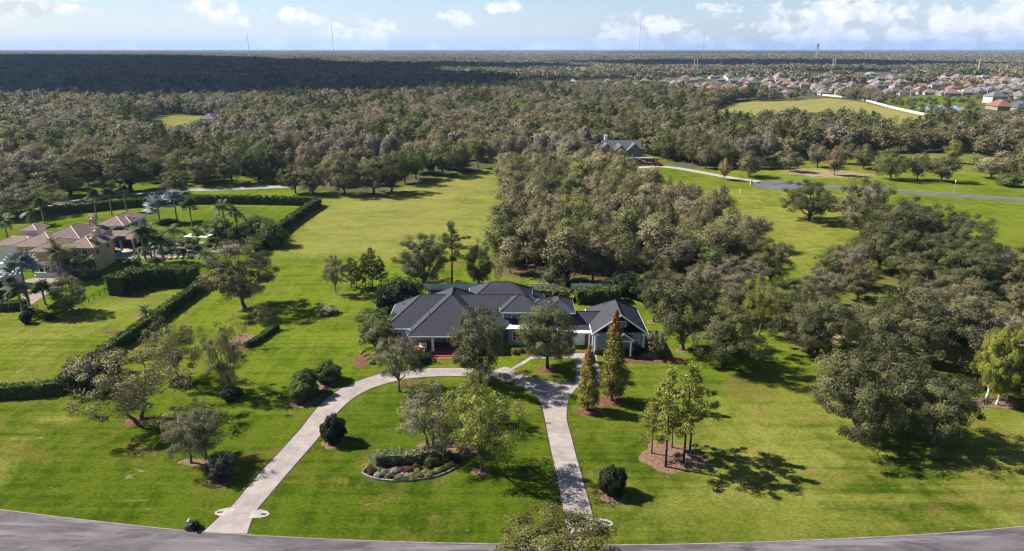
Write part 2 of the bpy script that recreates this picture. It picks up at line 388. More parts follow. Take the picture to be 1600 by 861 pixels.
c = t.mix(t.math('MULTIPLY', t.attr('lush'), 0.8), c, t.mix(t.rng(k, 0.36, 0.70), (0.040, 0.080, 0.004), (0.092, 0.132, 0.009)))
c = t.mix(t.math('MULTIPLY', t.attr('near'), 0.9), c, t.mix(t.rng(k, 0.41, 0.63), (0.020, 0.042, 0.002), (0.060, 0.086, 0.006)))  # nearby turf painted darker for the self-shade seen from steeply above
drycol = t.mix(t.rng(B_, 0.3, 0.7), (0.142, 0.150, 0.026), (0.222, 0.210, 0.052))
df = t.math('MULTIPLY', t.attr('dry'), t.rng(t.math('ADD', t.math('ADD', A_, t.math('MULTIPLY', streak, 0.6)), t.math('MULTIPLY', B_, 0.3)), 0.66, 1.08))
c = t.mix(df, c, drycol)
# worn, brownish spots of turf
spot = t.rng(t.math('ADD', t.noise(pos, 0.075, 6, 0.72, 0.7), t.math('MULTIPLY', t.math('SUBTRACT', B_, 0.5), 0.45)), 0.52, 0.66)
c = t.mix(t.math('MULTIPLY', spot, 0.62), c, (0.128, 0.094, 0.030))
spot2 = t.rng(t.math('ADD', t.noise(t.mapping(pos, (0.6, 1.3, 1), (0, 0, 0.5)), 0.30, 4, 0.6, 0.8), t.math('MULTIPLY', t.math('SUBTRACT', C_, 0.5), 0.14)), 0.66, 0.72)
c = t.mix(t.math('MULTIPLY', spot2, 0.65), c, (0.21, 0.18, 0.095))
ycol = t.mix(t.rng(t.noise(t.mapping(pos, (0.5, 1.6, 1), (0, 0, R(25))), 0.09, 6, 0.7), 0.35, 0.65), (0.155, 0.150, 0.042), (0.265, 0.235, 0.092))
c = t.mix(t.math('MULTIPLY', t.attr('yel'), 0.9), c, ycol)
c = t.mix(t.math('MULTIPLY', t.attr('woods'), 0.9), c, t.mix(t.rng(t.noise(pos, 0.03, 6, 0.7), 0.35, 0.65), (0.050, 0.052, 0.028), (0.100, 0.092, 0.055)))
lit = t.math('MULTIPLY', t.attr('litter'), t.rng(t.math('ADD', B_, t.math('MULTIPLY', A_, 0.4)), 0.45, 0.75, 0.45, 1.0))
c = t.mix(lit, c, t.mix(B_, (0.070, 0.050, 0.028), (0.140, 0.100, 0.060)))
c = t.mix(t.math('MULTIPLY', t.attr('sand'), t.rng(B_, 0.3, 0.55)), c, (0.27, 0.195, 0.135))
fine = t.noise(pos, 7.0, 3, 0.7)
c = t.mix(t.rng(t.math('ADD', t.math('MULTIPLY', C_, 0.6), t.math('MULTIPLY', fine, 0.4)), 0.38, 0.60, 0.75, 0.0), c, t.mix(1.0, c, (0.36, 0.42, 0.34), 'MULTIPLY'))
bh = t.math('ADD', t.math('MULTIPLY', C_, 0.5), t.math('ADD', t.math('MULTIPLY', B_, 0.8), t.math('MULTIPLY', fine, 0.15)))
bs = finish(t, c, 1.0, 0.0, bh, 0.6, 0.25)
bs.inputs['Sheen Weight'].default_value = 0.06; bs.inputs['Sheen Roughness'].default_value = 0.6; t.put(bs.inputs['Sheen Tint'], t.mix(0.5, c, (0.55, 0.6, 0.2)))
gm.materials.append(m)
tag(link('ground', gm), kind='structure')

# ------------------------------------------------------------------ roads
m, t = new_mat('asphalt')
pos = t.node('ShaderNodeNewGeometry').outputs['Position']
a = t.noise(t.mapping(pos, (0.35, 1, 1)), 0.30, 6, 0.68, 0.8); b = t.noise(pos, 3.5, 4, 0.7)
c = t.mix(t.rng(a, 0.36, 0.66), (0.048, 0.043, 0.051), (0.118, 0.106, 0.115))
c = t.mix(t.rng(t.noise(t.mapping(pos, (0.10, 1, 1)), 0.5, 5, 0.65), 0.48, 0.62, 0, 0.75), c, (0.178, 0.162, 0.170))
c = t.mix(t.math('MULTIPLY', b, 0.4), c, (0.045, 0.044, 0.050))
finish(t, c, 0.85, 0.25, b, 0.3, 0.02)
plain('asphalt_dark', (0.085, 0.082, 0.10), 0.85, 0.25, 0.25, 0.2)
plain('asphalt_pale', (0.21, 0.20, 0.20), 0.85, 0.25, 0.25, 0.2)
m, t = new_mat('concrete')
pos = t.node('ShaderNodeNewGeometry').outputs['Position']; oi = t.node('ShaderNodeObjectInfo')
a = t.noise(pos, 0.5, 6, 0.65); b = t.noise(pos, 5.0, 4, 0.7)
c = t.mix(t.rng(a, 0.3, 0.7), (0.195, 0.172, 0.160), (0.280, 0.248, 0.234))
c = t.mix(t.rng(t.noise(pos, 0.9, 6, 0.75, 1.2), 0.58, 0.72, 0, 0.5), c, (0.13, 0.115, 0.105)); c = t.mix(t.math('MULTIPLY', b, 0.25), c, (0.19, 0.175, 0.165))
hv = t.node('ShaderNodeHueSaturation'); t.put(hv.inputs['Color'], c)
t.put(hv.inputs['Value'], t.math('ADD', 0.90, t.math('MULTIPLY', oi.outputs['Random'], 0.18)))
finish(t, hv.outputs[0], 0.9, 0.2, b, 0.2, 0.01)
plain('concrete_edge', (0.27, 0.245, 0.23), 0.9, 0.2, 0.2, 0.8)
plain('ribbon', (0.17, 0.155, 0.15), 0.9, 0.2, 0.25, 0.8)
plain('soil', (0.050, 0.036, 0.026), 0.95, 0.1, 0.35, 3.0)

def resample(pts, step=None, n=None):
    p = np.array(pts, float); d = np.r_[0, np.cumsum(np.linalg.norm(np.diff(p, axis=0), axis=1))]
    # smooth (Catmull-Rom through the points)
    q = []
    for i in range(len(p) - 1):
        p0, p1, p2, p3 = p[max(i - 1, 0)], p[i], p[i + 1], p[min(i + 2, len(p) - 1)]
        for k in range(8):
            s = k / 8
            q.append(0.5 * ((2 * p1) + (-p0 + p2) * s + (2 * p0 - 5 * p1 + 4 * p2 - p3) * s * s + (-p0 + 3 * p1 - 3 * p2 + p3) * s ** 3))
    q.append(p[-1]); q = np.array(q); d = np.r_[0, np.cumsum(np.linalg.norm(np.diff(q, axis=0), axis=1))]
    if n is None: n = max(2, int(round(d[-1] / step)) + 1)
    s = np.linspace(0, d[-1], n)
    return np.stack([np.interp(s, d, q[:, 0]), np.interp(s, d, q[:, 1])], 1)
def offset(p, dist):
    tg = np.gradient(p, axis=0); tg /= np.linalg.norm(tg, axis=1)[:, None] + 1e-9
    return p + np.stack([-tg[:, 1], tg[:, 0]], 1) * dist
def strip(name, L, Rr, z, mat, parent=None, thick=0.0):
    n = len(L); V = [(x, y, z) for x, y in L] + [(x, y, z) for x, y in Rr]; F = [(n + i, n + i + 1, i + 1, i) for i in range(n - 1)]
    if thick:
        V += [(x, y, z - thick) for x, y in L] + [(x, y, z - thick) for x, y in Rr]
        F += [(i, i + 1, 2 * n + i + 1, 2 * n + i) for i in range(n - 1)] + [(n + i + 1, n + i, 3 * n + i, 3 * n + i + 1) for i in range(n - 1)]
        F += [(n, 0, 2 * n, 3 * n), (n - 1, 2 * n - 1, 4 * n - 1, 3 * n - 1)]
    return link(name, mesh_np(name, V, F, [mat]), parent)

# front road: far edge surveyed, 7 m wide, with a thin concrete ribbon along the grass
fe = resample([(-150, 88.5), (-100, 79.2), P(0, 797), P(160, 816), P(320, 832), P(560, 845), P(780, 850.5), P(1000, 852), P(1300, 843), P(1600, 823), (105, 77.0), (160, 90)], 2.0)
road = strip('road', fe, offset(fe, -7.2), 0.012, MATS['asphalt']); tag(road, kind='structure')
strip('road_edging', offset(fe, 0.14), offset(fe, -0.02), 0.03, MATS['ribbon'], road, 0.03)
strip('road_edging', offset(fe, -7.18), offset(fe, -7.36), 0.03, MATS['ribbon'], road, 0.03)
# lane behind the neighbour's hedge
c1 = resample(PL((-220, 362), (-60, 344), (40, 330), (95, 318), (150, 309), (215, 302), (300, 297), (380, 294), (455, 290.5), (520, 283), (590, 268)), 4.0)
tag(strip('back_lane', offset(c1, 3.0), offset(c1, -3.0), 0.012, MATS['asphalt_pale']), kind='structure')
# street on the right with its turning circle
c2 = resample(PL((1205, 288.5), (1260, 290), (1310, 293), (1400, 299), (1500, 305.5), (1600, 313.5), (1760, 328), (1950, 350)), 4.0)
st = strip('side_street', offset(c2, 3.3), offset(c2, -3.3), 0.012, MATS['asphalt_dark']); tag(st, kind='structure')
cx, cy_ = P(1232, 289.5)
mb = MB(); mb.prism([(cx + 15.5 * math.cos(a), cy_ + 10.5 * math.sin(a)) for a in np.linspace(0, 2 * PI, 33)[:-1]], -0.02, 0.016); mb.build('turning_circle', MATS['asphalt_dark'], st)
strip('road_edging', offset(c2, 3.9), offset(c2, 3.3), 0.016, MATS['ribbon'], st)
# pale drive of the far house
c3 = resample(PL((1190, 284.5), (1150, 279), (1100, 270), (1060, 263), (1030, 260), (1000, 261.5), (985, 262)), 3.0)
tag(strip('far_driveway', offset(c3, 2.6), offset(c3, -2.6), 0.016, MATS['concrete_edge']), kind='structure')

# ------------------------------------------------------------------ the circular driveway, slab by slab
drive = empty('driveway', None, None); tag(drive, kind='structure')
OUT = PL((317, 832), (346, 805), (366, 787), (400, 746), (432, 712), (470, 670), (490, 644), (512, 622), (540, 604), (575, 590), (610, 581), (650, 576.5), (700, 575), (745, 576), (775, 577.5))
INN = PL((386, 834.5), (394, 811), (402, 796), (428, 765), (455, 733), (491, 692), (512, 665), (527, 645), (550, 624), (578, 608), (620, 595), (660, 589.5), (710, 588), (750, 589.5), (778, 592.5))
L1 = resample(OUT, n=240); R1 = resample(INN, n=240)
def slab(poly, z=0.045):
    """one poured slab with a narrow joint round it"""
    p = np.array(poly, float); c = p.mean(0); q = []
    n = len(p); ar = 0.5 * sum(p[i][0] * p[(i + 1) % n][1] - p[(i + 1) % n][0] * p[i][1] for i in range(n))
    if ar < 0: p = p[::-1]
    gap = 0.012
    for i in range(n):
        e1 = p[i] - p[i - 1]; e2 = p[(i + 1) % n] - p[i]
        e1 = e1 / (np.linalg.norm(e1) + 1e-9); e2 = e2 / (np.linalg.norm(e2) + 1e-9)
        n1 = np.array([-e1[1], e1[0]]); n2 = np.array([-e2[1], e2[0]]); s = n1 + n2; s = s / max(0.6, s @ s) * 2
        q.append(p[i] + s * gap)
    mb = MB(); mb.prism([tuple(x) for x in q], 0.004, z + random.uniform(-0.006, 0.006))
    return mb.build('slab', MATS['concrete'], drive)
random.seed(5)
def run(L, Rr, cuts):
    for a, b in zip(cuts[:-1], cuts[1:]):
        ids = np.unique(np.linspace(a, b, 5).round().astype(int))
        slab([tuple(L[i]) for i in ids] + [tuple(Rr[i]) for i in ids[::-1]])
run(L1, R1, np.linspace(0, 239, 18).round().astype(int))
def dark_edge_line(E, sg):  # narrow dark strip along one edge of the drive
    return strip('dark_edge', offset(E, 0.02 * sg), offset(E, 0.20 * sg) + np.stack([np.sin(np.arange(len(E)) * 1.7), np.cos(np.arange(len(E)) * 2.3)], 1) * 0.03, 0.012, MATS['soil'], drive)
dark_edge_line(L1[4:], 1.0); dark_edge_line(R1[4:], -1.0)
# right leg
OUT2 = PL((936, 828), (928, 812), (921, 787), (911, 752), (900, 712), (892, 680), (886, 658), (885.5, 640), (888, 625.5))
INN2 = PL((889, 834), (883, 812), (877, 778), (870, 745), (862, 708), (854, 668), (850, 648), (846, 633), (838, 619))
L2 = resample(OUT2, n=160); R2 = resample(INN2, n=160)
dark_edge_line(L2[4:150], -1.0); dark_edge_line(R2[4:150], 1.0)
run(L2, R2, np.linspace(0, 159, 10).round().astype(int))
# the bend between arc and right leg, the garage court and the walk to the door
slab(PL((775, 577.5), (778, 592.5), (800, 597.5), (801, 578)))
slab(PL((801, 578), (800, 597.5), (820, 606), (822, 587)))
slab(PL((822, 587), (820, 606), (838, 619), (888, 625.5), (893, 616), (862, 600)))
slab(PL((862, 600), (893, 616), (901, 606), (899, 597.5), (880, 597)))
slab(PL((842, 592), (822, 587), (862, 600), (880, 597), (862, 596)))
slab(PL((899, 597.5), (901, 606), (940, 600), (938, 582), (900, 583)))
slab(PL((900, 583), (938, 582), (934, 567), (899, 567)))
slab(PL((899, 567), (934, 567), (932, 553), (893, 552), (893, 560), (898, 563)))
slab(PL((893, 552), (893, 560), (864, 560.5), (864, 553)))
slab(PL((864, 553), (864, 560.5), (838, 560.5), (835, 554)))
slab(PL((835, 554), (838, 560.5), (829, 562), (818, 570), (810, 568.5)))
slab(PL((810, 568.5), (818, 570), (804, 577), (801, 578), (796, 577)))
slab(PL((775, 577.5), (801, 578), (796, 575), (789, 573)))
# splayed ends with a planting slot
def splay(u, v, sgn):
    x, y = P(u, v); r = empty('drive_splay', None, None)
    mb = MB()
    mb.prism([(x, y + 0.85), (x + sgn * 1.0, y + 0.95), (x + sgn * 1.9, y + 0.6), (x + sgn * 2.35, y + 0.1), (x + sgn * 2.2, y - 0.35), (x + sgn * 1.3, y - 0.75), (x, y - 0.75)], 0.003, 0.06)
    o = mb.build('drive_splay', MATS['concrete_edge'], drive)
    mb = MB(); mb.prism([(x + sgn * 1.25, y + 0.2), (x + sgn * 2.0, y + 0.12), (x + sgn * 1.95, y - 0.18), (x + sgn * 1.3, y - 0.12)], 0.03, 0.066)
    mb.build('planting_slot', MATS['soil'], o)
    bpy.data.objects.remove(r)
splay(364, 801, -1); splay(392, 804, 1); splay(929, 818, 1)

# ------------------------------------------------------------------ plant generators (shared meshes; natural size about 10 m)
def nrm(a): return a / (np.linalg.norm(a, axis=-1, keepdims=True) + 1e-9)
def cards(C, size, rng, up=0.35, asp=0.5, axis=None, out=None):
    """one small leaf-spray face per centre"""
    N = len(C); n = rng.normal(size=(N, 3)); n[:, 2] += up
    if out is not None: n = n * 0.5 + out * 1.15
    n = nrm(n)
    tdir = rng.normal(size=(N, 3)) if axis is None else axis + rng.normal(size=(N, 3)) * 0.35
    t = nrm(tdir - n * (tdir * n).sum(1)[:, None]); b = np.cross(n, t)
    s = np.asarray(size).reshape(-1, 1) * rng.uniform(0.7, 1.3, (N, 1))
    V = np.stack([C - t * s, C + b * s * asp + t * s * 0.15, C + t * s, C - b * s * asp - t * s * 0.15], 1).reshape(-1, 3)
    return V, np.arange(4 * N).reshape(-1, 4)
def crown_mesh(name, V, F, tint, clump, core=None, smooth=False):
    if core is not None:
        cv, cf = core; o = len(V); V = np.vstack([V, np.array(cv)])
        tris = [f for f in cf]; F = [tuple(f) for f in F.tolist()] + [tuple(i + o for i in f) for f in tris]
        tint = np.r_[tint, np.full(len(cv), 0.15)]; clump = np.r_[clump, np.full(len(cv), 0.3)]
    me = mesh_np(name, V, F, [MATS['oak_leaf']])
    fattr(me, 'tint', tint); fattr(me, 'clump', clump); return me

def make_tree(seed, h=10.0, w=10.0, th=0.22, nclus=70, nleaf=110, ls=0.17, cr=0.95, rmin=0.45, lob=0.18, limbs=6, flat=0.75, droop=0.0,
              low=0.75, trunk_r=0.28, sides=6, leaders=1, twig=True, zc=0.42, cone=0.0):
    """broad-leaved tree: forked trunk, limbs reaching to leaf clumps spread through a lobed crown"""
    rng = np.random.RandomState(seed); mb = MB()
    zb = th * h; z0 = zb + (h - zb) * zc; up = h - z0; dn = (z0 - zb) * low + 0.25 * zb
    ph = rng.uniform(0, 6.3, 4)
    C = []; tries = 0; mind = 0.62 * cr
    while len(C) < nclus and tries < nclus * 60:
        tries += 1
        d = rng.normal(size=3); d /= np.linalg.norm(d); th_ = math.atan2(d[1], d[0])
        lobe = 1 + lob * math.sin(2 * th_ + ph[0] + d[2]) + lob * 0.8 * math.sin(5 * th_ + ph[1] + 2.5 * d[2]) + lob * 0.5 * math.sin(7 * d[2] + ph[2])
        r = (rmin + (1 - rmin) * rng.uniform() ** 0.55) * lobe
        p = np.array([d[0] * r * (w / 2 - cr * 0.7), d[1] * r * (w / 2 - cr * 0.7), d[2] * r * ((up if d[2] > 0 else dn) - cr * 0.5 * (d[2] > 0))])
        if cone: p[:2] *= 1 - cone * max(0.0, p[2] / up)
        p[2] += z0
        if all((p - q) @ (p - q) > mind * mind for q in C): C.append(p)
    C = np.array(C)
    # trunk(s) and limbs
    nodes = []
    for L in range(leaders):
        a = 2 * PI * L / leaders + rng.uniform(0, 1); sp = 0.0 if leaders == 1 else 0.11 * w
        b0 = np.array([math.cos(a) * sp * 0.35, math.sin(a) * sp * 0.35, 0.0]); top = np.array([math.cos(a) * sp, math.sin(a) * sp, zb])
        m_ = (b0 + top) / 2 + np.array([rng.uniform(-.15, .15), rng.uniform(-.15, .15), 0]); rr = trunk_r / math.sqrt(leaders) * (1.15 if leaders > 1 else 1)
        mb.tube([b0 + (0, 0, -0.25), b0 + (0, 0, 0.35), m_, top], [rr * 1.5, rr * 1.08, rr * 0.92, rr * 0.8], sides)
        for k in range(max(2, limbs // leaders)):
            an = a + 2 * PI * (k + rng.uniform(-.25, .25)) / max(2, limbs // leaders); rad = w * rng.uniform(0.16, 0.28); zz = z0 + rng.uniform(-0.25, 0.45) * up
            if k == 0: rad *= 0.25; zz = z0 + 0.55 * up
            e = np.array([math.cos(an) * rad, math.sin(an) * rad, zz]) + (top * (1, 1, 0)) * 0.8
            q1 = top + (e - top) * 0.38 + np.array([0, 0, -0.07 * h * rng.uniform(0, 1)]) + rng.normal(size=3) * 0.15
            q2 = top + (e - top) * 0.72 + rng.normal(size=3) * 0.2
            pts = [top - (0, 0, 0.2), q1, q2, e]; mb.tube(pts, [rr * 0.62, rr * 0.45, rr * 0.3, rr * 0.16], max(4, sides - 1))
            for s in np.linspace(0.3, 1, 6):
                i = min(2, int(s * 3 - 1e-6)); f = s * 3 - i; nodes.append(np.array(pts[i]) * (1 - f) + np.array(pts[i + 1]) * f)
    nodes = np.array(nodes)
    if twig:
        for p in C:
            d = np.linalg.norm(nodes - p, axis=1) + np.maximum(0, nodes[:, 2] - p[2]) * 0.8; n0 = nodes[int(d.argmin())]
            md = (n0 + p) / 2 + rng.normal(size=3) * 0.18 + (0, 0, -0.1)
            mb.tube([n0, md, p], [trunk_r * 0.2, trunk_r * 0.13, trunk_r * 0.05], 3, cap=False)
    # leaves
    n = len(C); cid = np.repeat(np.arange(n), nleaf); N = len(cid)
    rr = rng.uniform(0.6, 1.25, n) * cr
    d = nrm(rng.normal(size=(N, 3))) * (rng.uniform(size=(N, 1)) ** 0.45)
    d[:, 2] *= flat
    if droop: d[:, 2] -= droop * rng.exponential(0.5, N) * (rng.uniform(size=N) < 0.4)
    pos = C[cid] + d * rr[cid][:, None]
    ow = nrm(pos - np.array([0, 0, z0 - 0.1 * h])); V, F = cards(pos, ls, rng, out=nrm(d) * 0.5 + ow * 0.75)
    cl = rng.uniform(size=n); ct = rng.uniform(size=n)
    tint = np.clip(0.55 * ct[cid] + 0.45 * rng.uniform(size=N), 0, 1)
    crown = crown_mesh('crown', V, F, np.repeat(tint, 4), np.repeat(cl[cid], 4))
    return mb.mesh('trunk', MATS['bark'], True), crown, h, w

def make_pine(seed, h=10.0, w=5.0, bare=0.45, nb=26, nleaf=120, ls=0.16, tuft=0.5, trunk_r=0.13, pointed=0.35):
    rng = np.random.RandomState(seed); mb = MB(); C = []
    bend = rng.uniform(-0.25, 0.25, 2)
    ax = lambda z: np.array([bend[0] * math.sin(z / h * 2.2), bend[1] * math.sin(z / h * 2.6), z])
    mb.tube([ax(z) for z in np.linspace(-0.2, h * 0.97, 7)], list(np.linspace(trunk_r * 1.2, trunk_r * 0.2, 7)), 6)
    for i in range(nb):
        f = (i + rng.uniform(0, 0.8)) / nb; z = h * (bare + (0.97 - bare) * f); a = i * 2.4 + rng.uniform(-.5, .5)
        env = math.sin(min(1.0, (0.18 + f * 1.05)) * PI) ** 0.6 if pointed < 0.5 else (1 - f) ** 0.75 + 0.08
        L = w / 2 * env * rng.uniform(0.6, 1.08); rise = rng.uniform(0.0, 0.35) * L
        p0 = ax(z); p1 = p0 + np.array([math.cos(a) * L, math.sin(a) * L, rise]); pm = (p0 + p1) / 2 + (0, 0, -0.08 * L)
        mb.tube([p0, pm, p1], [trunk_r * 0.33, trunk_r * 0.22, trunk_r * 0.08], 4, cap=False)
        C.append(p1)
        if L > 0.9: C.append(pm + rng.normal(size=3) * 0.2); C.append(p1 + rng.normal(size=3) * 0.35)
    C.append(ax(h * 0.97)); C = np.array(C); n = len(C)
    nl = max(8, nleaf * nb // n); cid = np.repeat(np.arange(n), nl); N = len(cid)
    d = nrm(rng.normal(size=(N, 3))); d[:, 2] = d[:, 2] * 0.7 + 0.1; r = rng.uniform(0.25, 1, (N, 1)) ** 0.6 * tuft * rng.uniform(0.7, 1.2, n)[cid][:, None]
    V, F = cards(C[cid] + d * r, ls, rng, 0.3, 0.3, axis=d)
    cl = rng.uniform(size=n); tint = np.clip(0.45 * rng.uniform(size=n)[cid] + 0.55 * rng.uniform(size=N), 0, 1)
    return mb.mesh('trunk', MATS['bark'], True), crown_mesh('crown', V, F, np.repeat(tint, 4), np.repeat(cl[cid], 4)), h, w

def make_spire(seed, h=10.0, w=3.6, nleaf=12000, ls=0.115):
    """columnar cypress tapering to a tip"""
    rng = np.random.RandomState(seed); mb = MB(); mb.tube([(0, 0, -0.2), (0.03, 0, 3), (0, 0.04, 6.5), (0, 0, 9.6)], [0.2, 0.14, 0.08, 0.03], 6)
    n = 150; zz = 0.9 + (h - 1.1) * rng.uniform(size=n) ** 1.15; f = (zz - 0.9) / (h - 1.1)
    R_ = w / 2 * np.minimum(1.0, 0.62 + f * 2.2) * (1 - f) ** 0.62 + 0.12
    a = np.arange(n) * 2.399 + rng.uniform(-.3, .3, n); rad = np.maximum(0, R_ - 0.32) * rng.uniform(0.55, 1.12, n)
    C = np.stack([np.cos(a) * rad, np.sin(a) * rad, zz], 1)
    for p in C[::2]: mb.tube([(0, 0, p[2] - 0.3), p], [0.035, 0.012], 3, cap=False)
    cid = rng.randint(0, n, nleaf); d = nrm(rng.normal(size=(nleaf, 3))) * rng.uniform(size=(nleaf, 1)) ** 0.5 * np.minimum(0.5, 0.18 + R_[cid][:, None] * 0.28)
    V, F = cards(C[cid] + d * (1, 1, 1.25), ls, rng, 0.4, out=nrm(d) * 0.8)
    cl = rng.uniform(size=n); tint = np.clip(0.5 * rng.uniform(size=n)[cid] + 0.5 * rng.uniform(size=nleaf), 0, 1)
    return mb.mesh('trunk', MATS['bark'], True), crown_mesh('crown', V, F, np.repeat(tint, 4), np.repeat(cl[cid], 4)), h, w

def make_bush(seed, h=10.0, w=8.0, nleaf=12000, ls=0.21, egg=0.1, lump=0.07, leg=0.04, ncl=60):
    """clipped or rounded shrub: a lumpy shell of leaf sprays round a leafy core, on short stems"""
    rng = np.random.RandomState(seed); ph = rng.uniform(0, 6.3, 6); mb = MB()
    for k in range(4):
        a = k * 1.6 + rng.uniform(0, 1); mb.tube([(0.2 * math.cos(a), 0.2 * math.sin(a), -0.2), (0.9 * math.cos(a), 0.9 * math.sin(a), h * 0.35)], [0.25, 0.14], 5)
    def surf(d):
        th_ = np.arctan2(d[:, 1], d[:, 0]); z = d[:, 2]
        r = 1 + lump * (np.sin(3 * th_ + ph[0] + 3 * z) + np.sin(5 * th_ - 4 * z + ph[1]) + np.sin(7 * z + 2 * th_ + ph[2]) + 0.8 * np.sin(9 * th_ + 8 * z + ph[3]))
        hor = w / 2 * (1 - egg * z)
        return np.stack([d[:, 0] * r * hor, d[:, 1] * r * hor, h * (leg + (1 - leg) * 0.5) + d[:, 2] * r * h * (1 - leg) * 0.5], 1)
    cc = nrm(rng.normal(size=(ncl, 3))); d = nrm(rng.normal(size=(nleaf, 3)))
    cid = (d @ cc.T).argmax(1); edge = (d * cc[cid]).sum(1)
    e0 = np.percentile(edge, 20)
    p = surf(d); c0 = np.array([0, 0, h * 0.5]); p = c0 + (p - c0) * (np.clip(0.93 + (edge - e0) * 2.2, 0.82, 1.03) * rng.uniform(0.90, 1.07, nleaf))[:, None]
    V, F = cards(p, ls, rng, 0.3, 0.6, out=d * 0.9)
    V[:, 2] = np.maximum(V[:, 2], 0.03)
    core = MB().ball((0, 0, h * 0.5), (w * 0.40, w * 0.40, h * 0.42), 12, 8)
    cl = rng.uniform(size=ncl); tint = np.clip(0.4 * rng.uniform(size=ncl)[cid] + 0.6 * rng.uniform(size=nleaf), 0, 1)
    return mb.mesh('stems', MATS['bark'], True), crown_mesh('foliage', V, F, np.repeat(tint, 4), np.repeat(cl[cid], 4), (core.v, core.f)), h, w

PROTO = {}
PROTO['oak'] = [make_tree(10 + i, nclus=105, nleaf=250, ls=0.108, cr=0.95, th=0.16, w=10.5, trunk_r=0.3, zc=0.40) for i in range(3)]
PROTO['bigoak'] = [make_tree(20 + i, h=10, w=14, nclus=180, nleaf=240, ls=0.108, cr=0.95, th=0.14, trunk_r=0.34, limbs=9, lob=0.3, zc=0.38, leaders=1 + i) for i in range(2)]
PROTO['open'] = [make_tree(30 + i, nclus=84, nleaf=135, ls=0.112, cr=0.9, th=0.20, rmin=0.4, trunk_r=0.22, limbs=7, lob=0.22, leaders=1 + i % 2) for i in range(3)]
PROTO['vase'] = [make_tree(40 + i, nclus=85, nleaf=165, ls=0.105, cr=0.8, th=0.22, rmin=0.4, trunk_r=0.2, limbs=8, lob=0.1, zc=0.45, droop=0.5) for i in range(2)]
PROTO['round'] = [make_tree(50 + i, nclus=130, nleaf=165, ls=0.11, cr=0.8, th=0.20, rmin=0.6, lob=0.05, trunk_r=0.24, zc=0.42, low=0.85) for i in range(1)]
PROTO['pine'] = [make_pine(60 + i, h=10, w=5.0, nb=20, nleaf=300, ls=0.13, tuft=0.5, bare=0.36, trunk_r=0.11) for i in range(3)]
PROTO['darkpine'] = [make_pine(65 + i, h=10, w=5.5, bare=0.2, nb=30, nleaf=90, ls=0.24, tuft=0.62, pointed=0.8) for i in range(2)]
PROTO['spire'] = [make_spire(70 + i) for i in range(2)]
PROTO['bush'] = [make_bush(80 + i) for i in range(3)]
PROTO['loosebush'] = [make_bush(85 + i, lump=0.14, nleaf=7000, ls=0.28, egg=0.0, w=10, ncl=28) for i in range(2)]
PROTO['twiggy'] = [make_tree(90 + i, nclus=60, nleaf=26, ls=0.14, cr=0.8, th=0.08, rmin=0.3, trunk_r=0.1, limbs=9, lob=0.1, leaders=3, zc=0.5) for i in range(2)]
PROTO['oakM'] = [make_tree(100 + i, nclus=54, nleaf=115, ls=0.21, cr=1.5, th=0.16, w=10.5, lob=0.17, trunk_r=0.27, sides=5) for i in range(5)]
PROTO['tallM'] = [make_tree(110 + i, nclus=50, nleaf=105, ls=0.2, cr=1.25, th=0.26, w=7.2, lob=0.2, trunk_r=0.2, sides=5, zc=0.5, droop=0.5) for i in range(5)]
PROTO['pineM'] = [make_pine(120 + i, h=10, w=4.6, bare=0.5, nb=16, nleaf=56, ls=0.34, tuft=0.72, trunk_r=0.11) for i in range(3)]

COUNT = {}
def plant(name, label, cat, kind, x, y, h, wid, leaf, variant=None, bark='bark', group=None, rz=None, parts=('trunk', 'crown'), col=None):
    pr = PROTO[kind]; k = COUNT.get(kind, 0) if variant is None else variant; COUNT[kind] = k + 1
    tm, cm, ph, pw = pr[k % len(pr)]
    r = empty(name, label, cat, (x, y, 0.0), random.uniform(0, 6.28) if rz is None else rz, group)
    r.scale = (wid / pw, wid / pw, h / ph)
    a = link(parts[0], tm, r); b = link(parts[1], cm, r)
    a.material_slots[0].link = 'OBJECT'; a.material_slots[0].material = MATS[bark]
    b.material_slots[0].link = 'OBJECT'; b.material_slots[0].material = MATS[leaf]
    if col: b.color = (*col, 1)
    return r
def plant_px(name, label, cat, kind, leaf, u, v, vtop, wpx, **kw):
    x, y = P(u, v); h = ztop(y, vtop); wid = wpx * depth(y, h * 0.5) / FPX
    return plant(name, label, cat, kind, x, y, h, wid, leaf, **kw)

